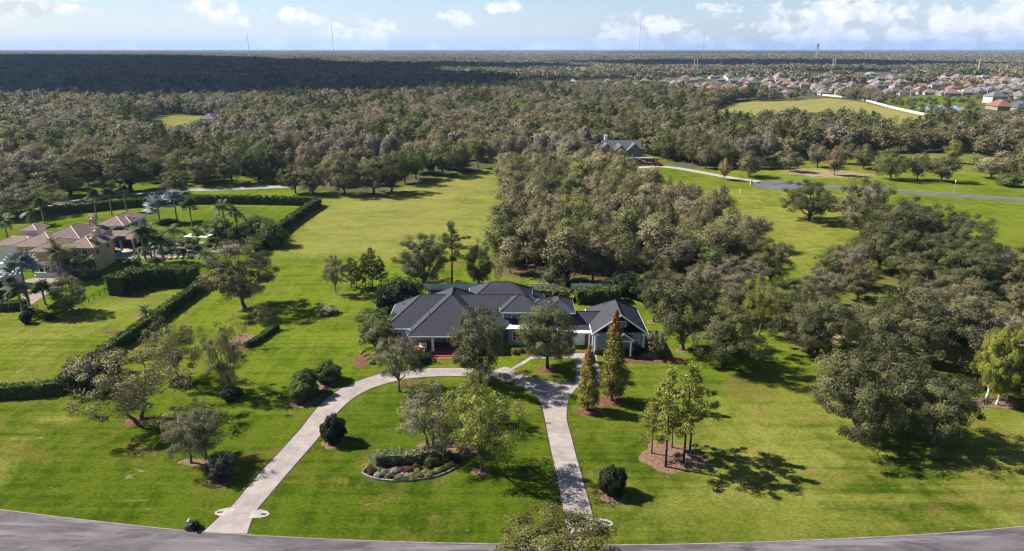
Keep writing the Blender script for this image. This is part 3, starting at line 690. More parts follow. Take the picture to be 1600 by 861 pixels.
# ------------------------------------------------------------------ hedges
def hedge(name, label, path, wid, hgt, leaf='hedge_leaf', ls=0.2, dens=22, parts=True, lump=0.24, kind=None):
    rng = np.random.RandomState(len(path) + int(hgt * 10)); p = resample(path, 0.8); n = len(p)
    A = offset(p, wid / 2); B = offset(p, -wid / 2); L = np.linalg.norm(np.diff(p, axis=0), axis=1).sum()
    N = int(L * (2 * hgt + wid) * dens); s = rng.uniform(0, n - 1.001, N); i = s.astype(int); f = (s - i)[:, None]
    a = A[i] * (1 - f) + A[i + 1] * f; b = B[i] * (1 - f) + B[i + 1] * f
    q = rng.uniform(0, 2 * hgt + wid, N); Q = np.zeros((N, 3))
    side1 = q < hgt; side2 = (q >= hgt) & (q < 2 * hgt); top = q >= 2 * hgt
    Q[side1, :2] = a[side1]; Q[side1, 2] = q[side1]; Q[side2, :2] = b[side2]; Q[side2, 2] = q[side2] - hgt
    tt = ((q - 2 * hgt) / wid)[:, None]; Q[top, :2] = (a * (1 - tt) + b * tt)[top]; Q[top, 2] = hgt
    Q += rng.normal(size=(N, 3)) * 0.10; nz = wob(Q[:, 0] * 1.0, Q[:, 1] + Q[:, 2], 3.0, 9)
    ctr = (a + b) / 2; Q[:, :2] += (Q[:, :2] - ctr) * (nz * lump)[:, None]; Q[:, 2] += np.where(top, nz * lump * 0.9, 0); Q[:, 2] = np.maximum(Q[:, 2], 0.05)
    V, F = cards(Q, ls, rng, 0.3, 0.6); tint = np.clip(rng.uniform(size=N) * 0.6 + 0.2 + nz * 0.25, 0, 1)
    A2 = offset(p, wid * 0.42); B2 = offset(p, -wid * 0.42); zt = hgt * 0.94
    cv = [(x, y, 0.0) for x, y in A2] + [(x, y, 0.0) for x, y in B2] + [(x, y, zt) for x, y in A2] + [(x, y, zt) for x, y in B2]
    cf = [(k, k + 1, 2 * n + k + 1, 2 * n + k) for k in range(n - 1)] + [(n + k + 1, n + k, 3 * n + k, 3 * n + k + 1) for k in range(n - 1)] + \
         [(2 * n + k, 2 * n + k + 1, 3 * n + k + 1, 3 * n + k) for k in range(n - 1)] + [(0, 2 * n, 3 * n, n), (n - 1, 2 * n - 1, 4 * n - 1, 3 * n - 1)]
    me = crown_mesh(name, V, F, np.repeat(tint, 4), np.repeat(np.clip(0.5 + nz * 0.3, 0, 1), 4), (cv, cf)); me.materials[0] = MATS[leaf]
    return tag(link(name, me), label, 'hedge')

# ------------------------------------------------------------------ palms: trunk and one object per frond, sharing meshes
def frond_mesh(seed, L=2.6, n=15, droop=0.9, wid=0.85, leaf='palm_leaf'):
    rng = np.random.RandomState(seed); V = []; F = []; T = []
    pt = lambda s: np.array([L * s * (1 - 0.12 * s), 0, L * (0.42 * s - droop * s * s)])
    for i in range(n):
        s = 0.12 + 0.86 * i / (n - 1); p = pt(s); q = pt(min(1.0, s + 0.06)); l = wid * math.sin(PI * (0.12 + 0.8 * s)) ** 0.7
        for sg in (-1, 1):
            e = p + np.array([0.35 * l, sg * l, -0.42 * l + rng.uniform(-.06, .06)]); o = len(V)
            V += [p, q, e]; F.append((o, o + 1, o + 2)); T += [rng.uniform()] * 3
    for i in range(4):
        a, b = pt(i / 4), pt((i + 1) / 4); r0 = 0.045 * (1 - i / 5); o = len(V)
        V += [a + (0, r0, 0), a - (0, r0, 0), b - (0, r0 * .8, 0), b + (0, r0 * .8, 0)]; F.append((o, o + 1, o + 2, o + 3)); T += [0.9] * 4
    me = mesh_np('frond', V, F, [MATS[leaf]]); fattr(me, 'tint', T); fattr(me, 'clump', [0.4] * len(V)); return me
def fan_mesh(seed, L=1.5, leaf='silver_leaf', n=11):
    rng = np.random.RandomState(seed); V = []; F = []; T = []; c = np.array([L * 0.75, 0, L * 0.42])
    V += [(0, 0.035, 0), (0, -0.035, 0), c - (0, 0.03, 0), c + (0, 0.03, 0)]; F.append((0, 1, 2, 3)); T += [0.8] * 4
    for i in range(n):
        a = -1.9 + 3.8 * i / (n - 1); d = np.array([math.cos(a) * 0.95, math.sin(a), 0.25 * math.cos(a) - 0.25]); d /= np.linalg.norm(d)
        s = np.cross(d, (0, 0, 1)); s /= np.linalg.norm(s); l = L * rng.uniform(0.8, 0.98); o = len(V)
        V += [c, c + d * l * .6 + s * 0.16 + (0, 0, .05), c + d * l, c + d * l * .6 - s * 0.16 - (0, 0, .03)]; F.append((o, o + 1, o + 2, o + 3)); T += [rng.uniform()] * 4
    me = mesh_np('frond', V, F, [MATS[leaf]]); fattr(me, 'tint', T); fattr(me, 'clump', [0.4] * len(V)); return me
FROND = {'feather': [frond_mesh(1), frond_mesh(2, droop=1.15), frond_mesh(3, droop=0.45)], 'fan': [fan_mesh(4, 1.4, 'palm_leaf', 11), fan_mesh(5, 1.3, 'palm_leaf', 11)],
         'silver': [fan_mesh(6), fan_mesh(7)]}
PTRUNK = MB().tube([(0, 0, -0.02), (0.0, 0, 0.06), (0.02, 0.01, 0.5), (0.0, 0, 0.97), (0, 0, 1.0)], [0.24, 0.19, 0.155, 0.15, 0.2], 7).mesh('trunk', MATS['palm_bark'], True)
def palm(name, label, x, y, h, kind='feather', nf=15, size=1.0, group=None, seed=0):
    rng = random.Random(seed * 7 + int(x * 10)); th = h - 1.0 * size
    r = empty(name, label, 'palm tree', (x, y, 0), rng.uniform(0, 6.28), group)
    tr = link('trunk', PTRUNK, r); tr.scale = (1.1 * size ** 0.5, 1.1 * size ** 0.5, max(0.4, th))
    for i in range(nf):
        o = link('frond', FROND[kind][i % len(FROND[kind])], r, (0, 0, max(0.4, th) - 0.05))
        o.rotation_euler = (rng.uniform(-.15, .15), -R(rng.choice((-12, 6, 20, 34, 52, 68))) * (1.0 if kind == 'feather' else 1.2) + R(6), i * 2.399 + rng.uniform(-.2, .2))
        s = size * rng.uniform(0.85, 1.1); o.scale = (s, s, s)
    return r
def palm_px(name, label, u, v, vtop, **kw):
    x, y = P(u, v); return palm(name, label, x, y, ztop(y, vtop), seed=int(u), **kw)

# ------------------------------------------------------------------ building materials
def roofmat(name, c1, c2, c3, course=0.22):
    m, t = new_mat(name); pos = t.node('ShaderNodeNewGeometry').outputs['Position']
    br = t.node('ShaderNodeTexBrick'); s = t.node('ShaderNodeSeparateXYZ'); t.put(s.inputs[0], pos)
    cb = t.node('ShaderNodeCombineXYZ'); t.put(cb.inputs[0], t.math('ADD', s.outputs[0], s.outputs[1])); t.put(cb.inputs[1], t.math('MULTIPLY', s.outputs[2], 1.7))
    t.put(br.inputs['Vector'], cb.outputs[0]); br.inputs['Scale'].default_value = 1.0; br.inputs['Brick Width'].default_value = course * 2.2
    br.inputs['Row Height'].default_value = course; br.inputs['Mortar Size'].default_value = 0.02; br.inputs['Bias'].default_value = 0.0
    br.inputs['Color1'].default_value = (*c1, 1); br.inputs['Color2'].default_value = (*c2, 1); br.inputs['Mortar'].default_value = (*[x * 0.5 for x in c1], 1)
    n = t.noise(pos, 0.7, 6, 0.7); c = t.mix(t.rng(n, 0.35, 0.7), br.outputs['Color'], c3)
    c = t.mix(t.rng(t.noise(pos, 6, 3, 0.6), 0.3, 0.7, 0, 0.4), c, c1)
    finish(t, c, 0.85, 0.2, br.outputs['Fac'], 0.15, -0.004); return m
roofmat('shingle', (0.027, 0.028, 0.038), (0.048, 0.049, 0.064), (0.041, 0.043, 0.056))
roofmat('tile', (0.115, 0.072, 0.060), (0.200, 0.132, 0.108), (0.150, 0.108, 0.094), 0.35)
roofmat('tile_dark', (0.090, 0.060, 0.052), (0.150, 0.105, 0.090), (0.108, 0.084, 0.076), 0.35)
m, t = new_mat('siding'); pos = t.node('ShaderNodeNewGeometry').outputs['Position']
s = t.node('ShaderNodeSeparateXYZ'); t.put(s.inputs[0], pos); st_ = t.math('FRACT', t.math('MULTIPLY', s.outputs[2], 5.0))
c = t.mix(t.rng(t.noise(pos, 0.8, 5, 0.6), 0.3, 0.7), (0.190, 0.212, 0.238), (0.235, 0.258, 0.288)); c = t.mix(t.rng(st_, 0.86, 0.98, 0, 0.5), c, (0.10, 0.115, 0.13))
finish(t, c, 0.7, 0.3, st_, 0.5, 0.02)
plain('trim_white', (0.80, 0.80, 0.79), 0.5, 0.4, 0.05); plain('cream', (0.62, 0.57, 0.50), 0.7, 0.2, 0.08); plain('stucco', (0.50, 0.335, 0.195), 0.9, 0.15, 0.15)
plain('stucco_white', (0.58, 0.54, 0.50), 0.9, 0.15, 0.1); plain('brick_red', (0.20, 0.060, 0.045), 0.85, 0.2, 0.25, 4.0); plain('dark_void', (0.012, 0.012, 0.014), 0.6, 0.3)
plain('mulch', (0.105, 0.052, 0.034), 0.95, 0.1, 0.4, 3.0); plain('mulch_pale', (0.135, 0.085, 0.058), 0.95, 0.1, 0.4, 3.0); plain('paver', (0.19, 0.165, 0.145), 0.9, 0.15, 0.15, 1.2)
plain('metal_dark', (0.03, 0.03, 0.032), 0.5, 0.4); plain('metal_grey', (0.30, 0.31, 0.33), 0.5, 0.5, 0.1); plain('fabric_white', (0.75, 0.74, 0.72), 0.8, 0.2, 0.05)
plain('fabric_blue', (0.05, 0.07, 0.13), 0.8, 0.2, 0.1); plain('fabric_pink', (0.42, 0.24, 0.24), 0.8, 0.2, 0.1); plain('paint_red', (0.36, 0.03, 0.03), 0.35, 0.5, 0.1); plain('tyre', (0.02, 0.02, 0.02), 0.8, 0.2)
plain('paint_white', (0.72, 0.72, 0.72), 0.35, 0.5, 0.05)
def glassmat(name, c, rough):
    m, t = new_mat(name); finish(t, c, rough, 0.8); return m
glassmat('glass', (0.022, 0.026, 0.034), 0.08)
def watermat(name, c):
    m, t = new_mat(name); pos = t.node('ShaderNodeNewGeometry').outputs['Position']
    finish(t, c, 0.06, 0.6, t.noise(pos, 1.2, 3, 0.5), 0.12, 0.05); return m
watermat('pool_water', (0.05, 0.30, 0.36)); watermat('pond_water', (0.10, 0.135, 0.17))


class House:
    """one building: an Empty at its base; parts are given in metres on the survey grid"""
    def __init__(s, name, label, x, y, cat='house', group=None):
        s.x, s.y = x, y; s.root = empty(name, label, cat, (x, y, 0), 0, group)
    def put(s, name, mb, mat, parent=None, smooth=False):
        mb.v = [(a - s.x, b - s.y, c) for a, b, c in mb.v]
        return mb.build(name, MATS[mat], parent or s.root, smooth=smooth)
    def box(s, name, mat, *b, parent=None): return s.put(name, MB().box(*b), mat, parent)
    def hip(s, x0, x1, y0, y1, z, pitch, mat, trim='trim_white', ends=(1, 1), ov=0.0):
        """hipped (or gabled: ends 0) roof on an eave rectangle"""
        x0 -= ov; x1 += ov; y0 -= ov; y1 += ov
        lx, ly = x1 - x0, y1 - y0; d = min(lx, ly) / 2; zr = z + d * pitch
        if lx >= ly:
            ra = (x0 + (d if ends[0] else 0), (y0 + y1) / 2, zr); rb = (x1 - (d if ends[1] else 0), (y0 + y1) / 2, zr)
            V = [(x0, y0, z), (x1, y0, z), (x1, y1, z), (x0, y1, z), ra, rb]; F = [(0, 1, 5, 4), (2, 3, 4, 5), (3, 0, 4), (1, 2, 5)]
        else:
            ra = ((x0 + x1) / 2, y0 + (d if ends[0] else 0), zr); rb = ((x0 + x1) / 2, y1 - (d if ends[1] else 0), zr)
            V = [(x0, y0, z), (x1, y0, z), (x1, y1, z), (x0, y1, z), ra, rb]; F = [(1, 2, 5, 4), (3, 0, 4, 5), (0, 1, 4), (2, 3, 5)]
        V += [(a, b, z - 0.06) for a, b, c in V[:4]]; F += [(9, 8, 7, 6), (6, 7, 1, 0), (7, 8, 2, 1), (8, 9, 3, 2), (9, 6, 0, 3)]
        r = s.put('roof', MB().add(V, F), mat)
        mb = MB(); e = 0.06; q = 0.012
        mb.box(x0 - e, x1 + e, y0 - e, y0 + e, z - 0.26, z - 0.05 + q); mb.box(x0 - e, x1 + e, y1 - e, y1 + e, z - 0.26, z - 0.05 + q)
        mb.box(x0 - e, x0 + e, y0 + e, y1 - e, z - 0.26, z - 0.05 + q); mb.box(x1 - e, x1 + e, y0 + e, y1 - e, z - 0.26, z - 0.05 + q)
        s.put('fascia', mb, trim, r)
        # ridge and hip caps, proud of the covering
        cap = MB(); pts = [(V[4], V[5])]
        for c_ in range(4):
            pts.append((V[c_], V[4] if (V[c_][0] - V[4][0]) ** 2 + (V[c_][1] - V[4][1]) ** 2 <= (V[c_][0] - V[5][0]) ** 2 + (V[c_][1] - V[5][1]) ** 2 else V[5]))
        for a, b in pts: cap.tube([a, b], [0.09, 0.09], 5)
        s.put('ridge_cap', cap, mat if trim == 'trim_white' else trim, r)
        return r
    def window(s, x, y, z, w_, h_, face='-y', mx=1, my=1, frame='trim_white', fw=0.11, pane='glass'):
        """window: proud white frame with glazing bars, dark pane set back as its own piece"""
        o = 0.07; mb = MB(); pb = MB()
        def bar(a0, a1, z0, z1, t0, t1, tgt):
            if face == '-y': tgt.box(x + a0, x + a1, y - t1, y - t0, z + z0, z + z1)
            elif face == '+x': tgt.box(x + t0, x + t1, y + a0, y + a1, z + z0, z + z1)
            else: tgt.box(x - t1, x - t0, y + a0, y + a1, z + z0, z + z1)
        bar(-w_ / 2 - fw, -w_ / 2, -fw, h_ + fw, -0.02, o, mb); bar(w_ / 2, w_ / 2 + fw, -fw, h_ + fw, -0.02, o, mb)
        bar(-w_ / 2, w_ / 2, -fw, 0, -0.02, o, mb); bar(-w_ / 2, w_ / 2, h_, h_ + fw, -0.02, o, mb)
        for i in range(1, mx): bar(-w_ / 2 + w_ * i / mx - 0.035, -w_ / 2 + w_ * i / mx + 0.035, 0, h_, -0.01, o - 0.02, mb)
        for i in range(1, my): bar(-w_ / 2, w_ / 2, h_ * i / my - 0.03, h_ * i / my + 0.03, -0.01, o - 0.03, mb)
        wn = s.put('window', mb, frame); bar(-w_ / 2, w_ / 2, 0, h_, 0.004, 0.02, pb); s.put('pane', pb, pane, wn)
        return wn
    def column(s, x, y, z0, z1, r=0.2, mat='trim_white'):
        mb = MB(); mb.box(x - r * 1.4, x + r * 1.4, y - r * 1.4, y + r * 1.4, z0, z0 + 0.22); mb.box(x - r, x + r, y - r, y + r, z0 + 0.22, z1 - 0.18)
        mb.box(x - r * 1.35, x + r * 1.35, y - r * 1.35, y + r * 1.35, z1 - 0.18, z1); return s.put('column', mb, mat)

# ------------------------------------------------------------------ the grey house
h = House('grey_house', 'sprawling slate-grey house with dark shingle roofs behind the circular driveway', 0.0, 128.0)
PT = 0.70
h.box('wall', 'siding', -24.4, -1.85, 124.9, 137.0, 0, 3.55)
h.box('wall', 'siding', -1.8, 11.6, 126.4, 132.6, 0, 6.4)
h.box('wall', 'siding', 9.6, 15.9, 124.4, 126.35, 0, 3.5)
h.box('wall', 'siding', -9.0, 6.5, 137.6, 144.5, 0, 3.5)
# gabled garage wing
mb = MB(); x0, x1, xm, y0, y1 = 15.95, 25.35, 20.65, 120.4, 132.6
mb.add([(x0, y0, 0), (x1, y0, 0), (x1, y1, 0), (x0, y1, 0), (x0, y0, 4.45), (x1, y0, 4.45), (x1, y1, 4.45), (x0, y1, 4.45), (xm, y0, 7.72)],
       [(0, 1, 5, 8, 4), (1, 2, 6, 5), (2, 3, 7, 6), (3, 0, 4, 7), (4, 8, 5), (0, 3, 2, 1)])
h.put('wall', mb, 'siding')
h.hip(-25.2, 10.5, 124.4, 137.8, 3.6, PT, 'shingle')
h.hip(-20.1, -4.1, 120.5, 141.0, 3.62, PT, 'shingle')
h.hip(-2.4, 6.0, 125.7, 133.2, 6.5, 0.62, 'shingle'); h.hip(2.5, 10.5, 126.0, 133.0, 6.47, 0.46, 'shingle')
h.hip(-9.6, 7.1, 131.4, 145.0, 3.64, PT, 'shingle')
h.hip(-9.4, 4.4, 133.0, 143.0, 5.6, 0.62, 'shingle')
h.hip(6.5, 12.5, 125.4, 133.3, 6.52, 0.58, 'shingle')
h.hip(9.0, 18.4, 123.7, 130.9, 3.6, PT, 'shingle', ends=(1, 0))
mb = MB(); xa, xb, ya, yb, ze, zr, yr = 15.3, 26.0, 119.8, 133.2, 4.42, 4.42 + 5.35 * 0.73, 127.9
top = [(xa, ya, ze), (xb, ya, ze), (xb, yb, ze), (xa, yb, ze), (xm, ya, zr), (xm, yr, zr)]
mb.add(top + [(a, b, c - 0.14) for a, b, c in top], [(1, 2, 5, 4), (3, 0, 4, 5), (2, 3, 5), (7, 10, 11, 8), (9, 11, 10, 6), (8, 11, 9), (0, 6, 10, 4), (4, 10, 7, 1), (1, 7, 8, 2), (2, 8, 9, 3), (3, 9, 6, 0)])
gr = h.put('roof', mb, 'shingle')
mb = MB(); mb.tube([(xm, ya + 0.1, zr + 0.02), (xm, yr, zr + 0.02)], [0.09, 0.09], 5); mb.tube([(xm, yr, zr), top[2]], [0.09, 0.09], 5); mb.tube([(xm, yr, zr), top[3]], [0.09, 0.09], 5); h.put('ridge_cap', mb, 'shingle', gr)
for sg in (-1, 1):            # white rake boards of the gable
    mb = MB(); xe = xa if sg < 0 else xb; q = 0.3
    mb.add([(xe, ya - 0.05, ze - q), (xm, ya - 0.05, zr - q), (xm, ya - 0.05, zr + 0.03), (xe, ya - 0.05, ze + 0.03), (xe, ya + 0.04, ze - q), (xm, ya + 0.04, zr - q), (xm, ya + 0.04, zr + 0.03), (xe, ya + 0.04, ze + 0.03)],
           [(0, 1, 2, 3), (7, 6, 5, 4), (0, 4, 5, 1), (3, 2, 6, 7), (0, 3, 7, 4), (1, 5, 6, 2)])
    h.put('rake_board', mb, 'trim_white', gr)
    h.box('eave_return', 'trim_white', xe - 0.1 if sg < 0 else xe - 1.3, xe + 1.3 if sg < 0 else xe + 0.1, ya - 0.08, ya + 0.5, ze - 0.32, ze - 0.03, parent=gr)
    h.box('fascia', 'trim_white', xe - 0.07, xe + 0.07, ya + 0.6, yb, ze - 0.3, ze - 0.02, parent=gr)
h.box('corner_board', 'trim_white', 15.88, 16.2, 120.3, 120.42, 0.3, 4.3); h.box('corner_board', 'trim_white', 25.1, 25.42, 120.3, 120.42, 0.3, 4.3)
h.column(15.55, 120.2, 0.2, 4.15, 0.2)
h.window(20.75, 120.4, 5.75, 1.7, 0.95, mx=2, my=2)
h.box('shutter', 'metal_dark', 21.86, 22.2, 120.33, 120.4, 5.7, 6.8); h.box('shutter', 'metal_dark', 19.3, 19.64, 120.33, 120.4, 5.7, 6.8)
h.window(20.6, 120.4, 1.1, 0.95, 2.0, mx=1, my=3)
# little gabled porch on the garage wing
mb = MB(); xa2, xb2, xm2, ya2, yb2 = 19.3, 23.0, 21.15, 118.6, 120.35
tp = [(xa2, ya2, 3.7), (xb2, ya2, 3.7), (xb2, yb2, 3.7), (xa2, yb2, 3.7), (xm2, ya2, 5.0), (xm2, yb2, 5.0)]
mb.add(tp + [(a, b, c - 0.18) for a, b, c in tp], [(1, 2, 5, 4), (3, 0, 4, 5), (7, 10, 11, 8), (9, 11, 10, 6), (0, 6, 10, 4), (4, 10, 7, 1), (1, 7, 8, 2), (3, 9, 6, 0)])
pr_ = h.put('porch_roof', mb, 'shingle')
mb = MB()
for sg, xe in ((-1, xa2), (1, xb2)):
    mb.add([(xe, ya2 - 0.06, 3.46), (xm2, ya2 - 0.06, 4.76), (xm2, ya2 - 0.06, 5.04), (xe, ya2 - 0.06, 3.74), (xe, ya2 - 0.005, 3.46), (xm2, ya2 - 0.005, 4.76), (xm2, ya2 - 0.005, 5.04), (xe, ya2 - 0.005, 3.74)],
           [(0, 1, 2, 3), (7, 6, 5, 4), (0, 4, 5, 1), (3, 2, 6, 7)])
h.put('rake_board', mb, 'trim_white', pr_)
h.box('porch_beam', 'trim_white', 19.5, 22.9, 118.72, 118.95, 3.2, 3.44, parent=pr_)
h.column(22.55, 118.85, 0.3, 3.2, 0.15); h.column(19.8, 118.85, 0.3, 3.2, 0.15)
h.box('porch_floor', 'brick_red', 19.3, 23.0, 118.5, 120.38, 0, 0.3)
h.window(23.9, 120.4, 1.2, 0.9, 1.6, mx=2, my=3)
h.box('brick_base', 'brick_red', 15.9, 25.4, 120.28, 120.396, 0, 0.75)
# garage doors on the link and side of the wing
for gx_ in (13.2,):
    d_ = h.box('garage_door', 'trim_white', gx_ - 1.25, gx_ + 1.25, 124.3, 124.42, 0.05, 2.7)
    for k in range(4): h.box('door_panel', 'trim_white', gx_ - 1.15, gx_ + 1.15, 124.26, 124.298, 0.12 + k * 0.65, 0.12 + k * 0.65 + 0.55, parent=d_)
mb = MB(); mb.box(11.9, 15.4, 122.6, 124.3, 3.2, 3.42); h.put('pergola_top', mb, 'trim_white')
for xx in (12.1, 15.1): h.column(xx, 122.8, 0.05, 3.2, 0.16)
# front porch
h.box('porch_floor', 'brick_red', -20.0, -4.2, 120.7, 124.88, 0, 0.42)
for i in range(3): h.box('step', 'brick_red', -15.2, -9.6, 120.7 - 0.9 * (i + 1), 120.7 - 0.9 * i, 0.0, 0.42 - 0.12 * (i + 1))
h.box('porch_beam', 'trim_white', -19.9, -4.3, 120.85, 121.2, 3.1, 3.36)
for xx in (-19.6, -15.3, -8.9, -4.6): h.column(xx, 121.02, 0.42, 3.1, 0.24)
h.window(-17.6, 124.9, 1.1, 1.7, 1.5, mx=3, my=2); h.window(-6.6, 124.9, 1.1, 1.7, 1.5, mx=3, my=2)
d_ = h.box('front_door', 'metal_dark', -12.7, -11.5, 124.8, 124.89, 0.42, 2.6); h.box('door_frame', 'trim_white', -12.9, -12.72, 124.76, 124.89, 0.42, 2.75, parent=d_); h.box('door_frame', 'trim_white', -11.48, -11.3, 124.76, 124.89, 0.42, 2.75, parent=d_)
h.box('door_frame', 'trim_white', -12.72, -11.48, 124.76, 124.89, 2.62, 2.75, parent=d_)
# two-storey middle: upper windows, white bay below
h.window(0.45, 126.4, 4.05, 0.95, 1.65, mx=1, my=2); h.window(2.9, 126.4, 4.05, 0.95, 1.65, mx=1, my=2); h.window(6.9, 126.4, 4.05, 1.2, 1.65, mx=2, my=2); h.window(9.6, 126.4, 4.05, 1.2, 1.65, mx=2, my=2)
h.box('corner_board', 'trim_white', -1.88, -1.6, 126.3, 126.42, 3.6, 6.3)
h.box('bay', 'siding', -0.7, 3.2, 124.6, 126.35, 0, 3.6)
mb = MB(); mb.add([(-1.1, 124.2, 3.62), (3.6, 124.2, 3.62), (3.6, 126.38, 3.62), (-1.1, 126.38, 3.62), (-0.4, 125.0, 4.15), (2.9, 125.0, 4.15), (2.9, 126.38, 4.15), (-0.4, 126.38, 4.15)],
                  [(0, 3, 2, 1), (4, 5, 6, 7), (0, 1, 5, 4), (1, 2, 6, 5), (2, 3, 7, 6), (3, 0, 4, 7)])
h.put('bay_roof', mb, 'trim_white')
h.window(1.25, 124.6, 0.9, 2.2, 1.9, mx=3, my=2); h.window(6.0, 126.4, 0.9, 1.5, 1.7, mx=2, my=2); h.window(9.4, 126.4, 0.9, 1.5, 1.7, mx=2, my=2)
h.window(-22.6, 124.9, 1.0, 1.4, 1.6, mx=2, my=2)
for (vx, vy, vz) in ((-22.4, 132.2, 5.6), (-1.0, 129.2, 8.2), (18.6, 129.0, 7.3), (-10.0, 127.5, 5.9), (-16.2, 125.0, 6.3), (-6.0, 128.2, 6.4), (22.6, 124.5, 7.0), (9.4, 129.0, 8.2)): h.put('vent_pipe', MB().cyl(vx, vy, vz - 0.4, vz + 0.55, 0.07, None, 8), 'metal_dark')
mb = MB(); mb.tube([(-19.7, 120.6, 3.6), (-19.9, 120.3, 4.4)], [0.04, 0.04], 5); mb.add([(-20.5, 120.1, 4.3), (-19.4, 120.0, 4.2), (-19.2, 120.2, 4.9), (-20.2, 120.3, 5.0), (-19.85, 120.45, 4.55)], [(0, 1, 4), (1, 2, 4), (2, 3, 4), (3, 0, 4), (0, 3, 2, 1)])
h.put('satellite_dish', mb, 'metal_grey')
# white bench on the porch
b = empty('porch_bench', 'white slatted bench on the brick front porch', 'bench', (-17.4, 122.0, 0.42))
MB().box(-0.8, 0.8, -0.25, 0.3, 0.42, 0.48).build('seat', MATS['trim_white'], b)
for i in range(3): MB().box(-0.8, 0.8, 0.31, 0.36, 0.56 + i * 0.18, 0.68 + i * 0.18).build('back_slat', MATS['trim_white'], b)
for sx_ in (-0.74, 0.74):
    MB().box(sx_ - 0.05, sx_ + 0.05, -0.22, -0.12, 0, 0.66).build('leg', MATS['trim_white'], b); MB().box(sx_ - 0.05, sx_ + 0.05, 0.25, 0.305, 0, 1.1).build('leg', MATS['trim_white'], b)

# ------------------------------------------------------------------ white fence behind the house
def picket_fence(name, label, x0, x1, y, z=1.75):
    f = empty(name, label, 'fence', ((x0 + x1) / 2, y, 0)); n = max(2, int(round((x1 - x0) / 2.4))); st_ = (x1 - x0) / n
    mb = MB()
    for k in range(11):
        xx = -st_ / 2 + 0.1 + (st_ - 0.2) * (k + 0.5) / 11; mb.box(xx - 0.09, xx + 0.09, -0.015, 0.015, 0.1, z - 0.08)
    mb.box(-st_ / 2 + 0.07, st_ / 2 - 0.07, -0.03, 0.03, 0.18, 0.3); mb.box(-st_ / 2 + 0.07, st_ / 2 - 0.07, -0.03, 0.03, z - 0.22, z - 0.1)
    pm = mb.mesh('fence_panel', MATS['trim_white']); pb = MB().box(-0.07, 0.07, -0.07, 0.07, 0, z).box(-0.1, 0.1, -0.1, 0.1, z, z + 0.06).mesh('post', MATS['trim_white'])
    for i in range(n): link('fence_panel', pm, f, (-(x1 - x0) / 2 + st_ * (i + 0.5), 0, 0))
    for i in range(n + 1): link('post', pb, f, (-(x1 - x0) / 2 + st_ * i, 0, 0))
picket_fence('white_fence', 'white picket fence behind the left roof of the grey house', -21.5, -5.5, 157.0)
picket_fence('white_fence', 'short run of white picket fence behind the middle of the grey house', 4.6, 12.8, 157.0)
picket_fence('white_fence', 'white picket fence behind the garage wing of the grey house', 14.4, 23.5, 157.0)

# ------------------------------------------------------------------ the tiled villa on the left
v = House('tiled_villa', 'large tan stucco villa with brown tiled hip roofs and chimneys at the left edge', -120.0, 178.0, 'villa')
TP = 0.42
v.box('wall', 'stucco', -122.6, -117.0, 167.6, 177.0, 2.9, 6.9); v.box('wall', 'stucco', -122.5, -117.1, 171.2, 177.0, 0, 2.88)
v.box('wall', 'stucco', -116.95, -109.6, 171.6, 180.6, 0, 6.7)
v.box('wall', 'stucco', -131.6, -122.65, 174.4, 184.5, 0, 6.3)
v.box('wall', 'stucco', -127.5, -116.0, 184.6, 192.0, 0, 6.7)
v.box('wall', 'stucco_white', -139.6, -135.6, 188.6, 193.0, 0, 7.0); v.box('wall', 'stucco_white', -142.5, -132.0, 181.0, 188.4, 0, 4.8)
v.box('wall', 'stucco_white', -122.6, -115.0, 196.2, 208.6, 0, 6.4)
v.box('wall', 'cream', -136.0, -123.4, 146.0, 163.0, 0, 4.0)
v.hip(-123.4, -116.4, 166.9, 178.5, 7.0, TP, 'tile', 'cream'); v.hip(-117.8, -108.9, 170.9, 181.5, 6.8, TP, 'tile', 'cream')
v.hip(-132.3, -121.0, 173.7, 185.2, 6.4, TP, 'tile', 'cream'); v.hip(-128.4, -115.2, 176.5, 192.8, 6.82, 0.42, 'tile_dark', 'cream')
v.hip(-140.2, -135.0, 188.0, 193.6, 7.05, TP, 'tile', 'cream'); v.hip(-143.2, -131.4, 180.4, 189.0, 4.85, 0.3, 'tile', 'cream')
v.hip(-123.3, -114.3, 195.4, 209.3, 6.5, TP, 'tile', 'cream'); v.hip(-119.5, -113.9, 198.5, 204.5, 6.55, 0.5, 'tile_dark', 'cream')
v.hip(-136.7, -122.6, 145.3, 163.7, 4.1, TP, 'tile_dark', 'cream')
mb = MB(); mb.add([(-117.5, 190.6, 3.6), (-109.6, 190.6, 3.6), (-109.6, 196.1, 5.6), (-117.5, 196.1, 5.6), (-117.5, 190.6, 3.35), (-109.6, 190.6, 3.35), (-109.6, 196.1, 5.35), (-117.5, 196.1, 5.35)],
                  [(0, 1, 2, 3), (7, 6, 5, 4), (0, 4, 5, 1), (1, 5, 6, 2), (2, 6, 7, 3), (3, 7, 4, 0)]); v.put('lanai_roof', mb, 'tile')
v.box('lanai_back', 'dark_void', -117.4, -109.7, 194.5, 194.7, 0, 4.6)
for xx in (-117.2, -113.5, -109.9): v.column(xx, 190.9, 0.1, 3.34, 0.2, 'cream')
mb = MB(); mb.add([(-127.6, 169.0, 3.0), (-122.7, 169.0, 3.0), (-122.7, 174.3, 4.1), (-127.6, 174.3, 4.1), (-127.6, 169.0, 2.75), (-122.7, 169.0, 2.75), (-122.7, 174.3, 3.85), (-127.6, 174.3, 3.85)],
                  [(0, 1, 2, 3), (7, 6, 5, 4), (0, 4, 5, 1), (1, 5, 6, 2), (2, 6, 7, 3), (3, 7, 4, 0)]); v.put('porch_roof', mb, 'tile')
v.box('porch_floor', 'cream', -123.0, -116.6, 166.6, 171.1, 0, 0.5); v.box('balustrade', 'cream', -122.6, -117.0, 166.7, 166.85, 0.5, 1.3)
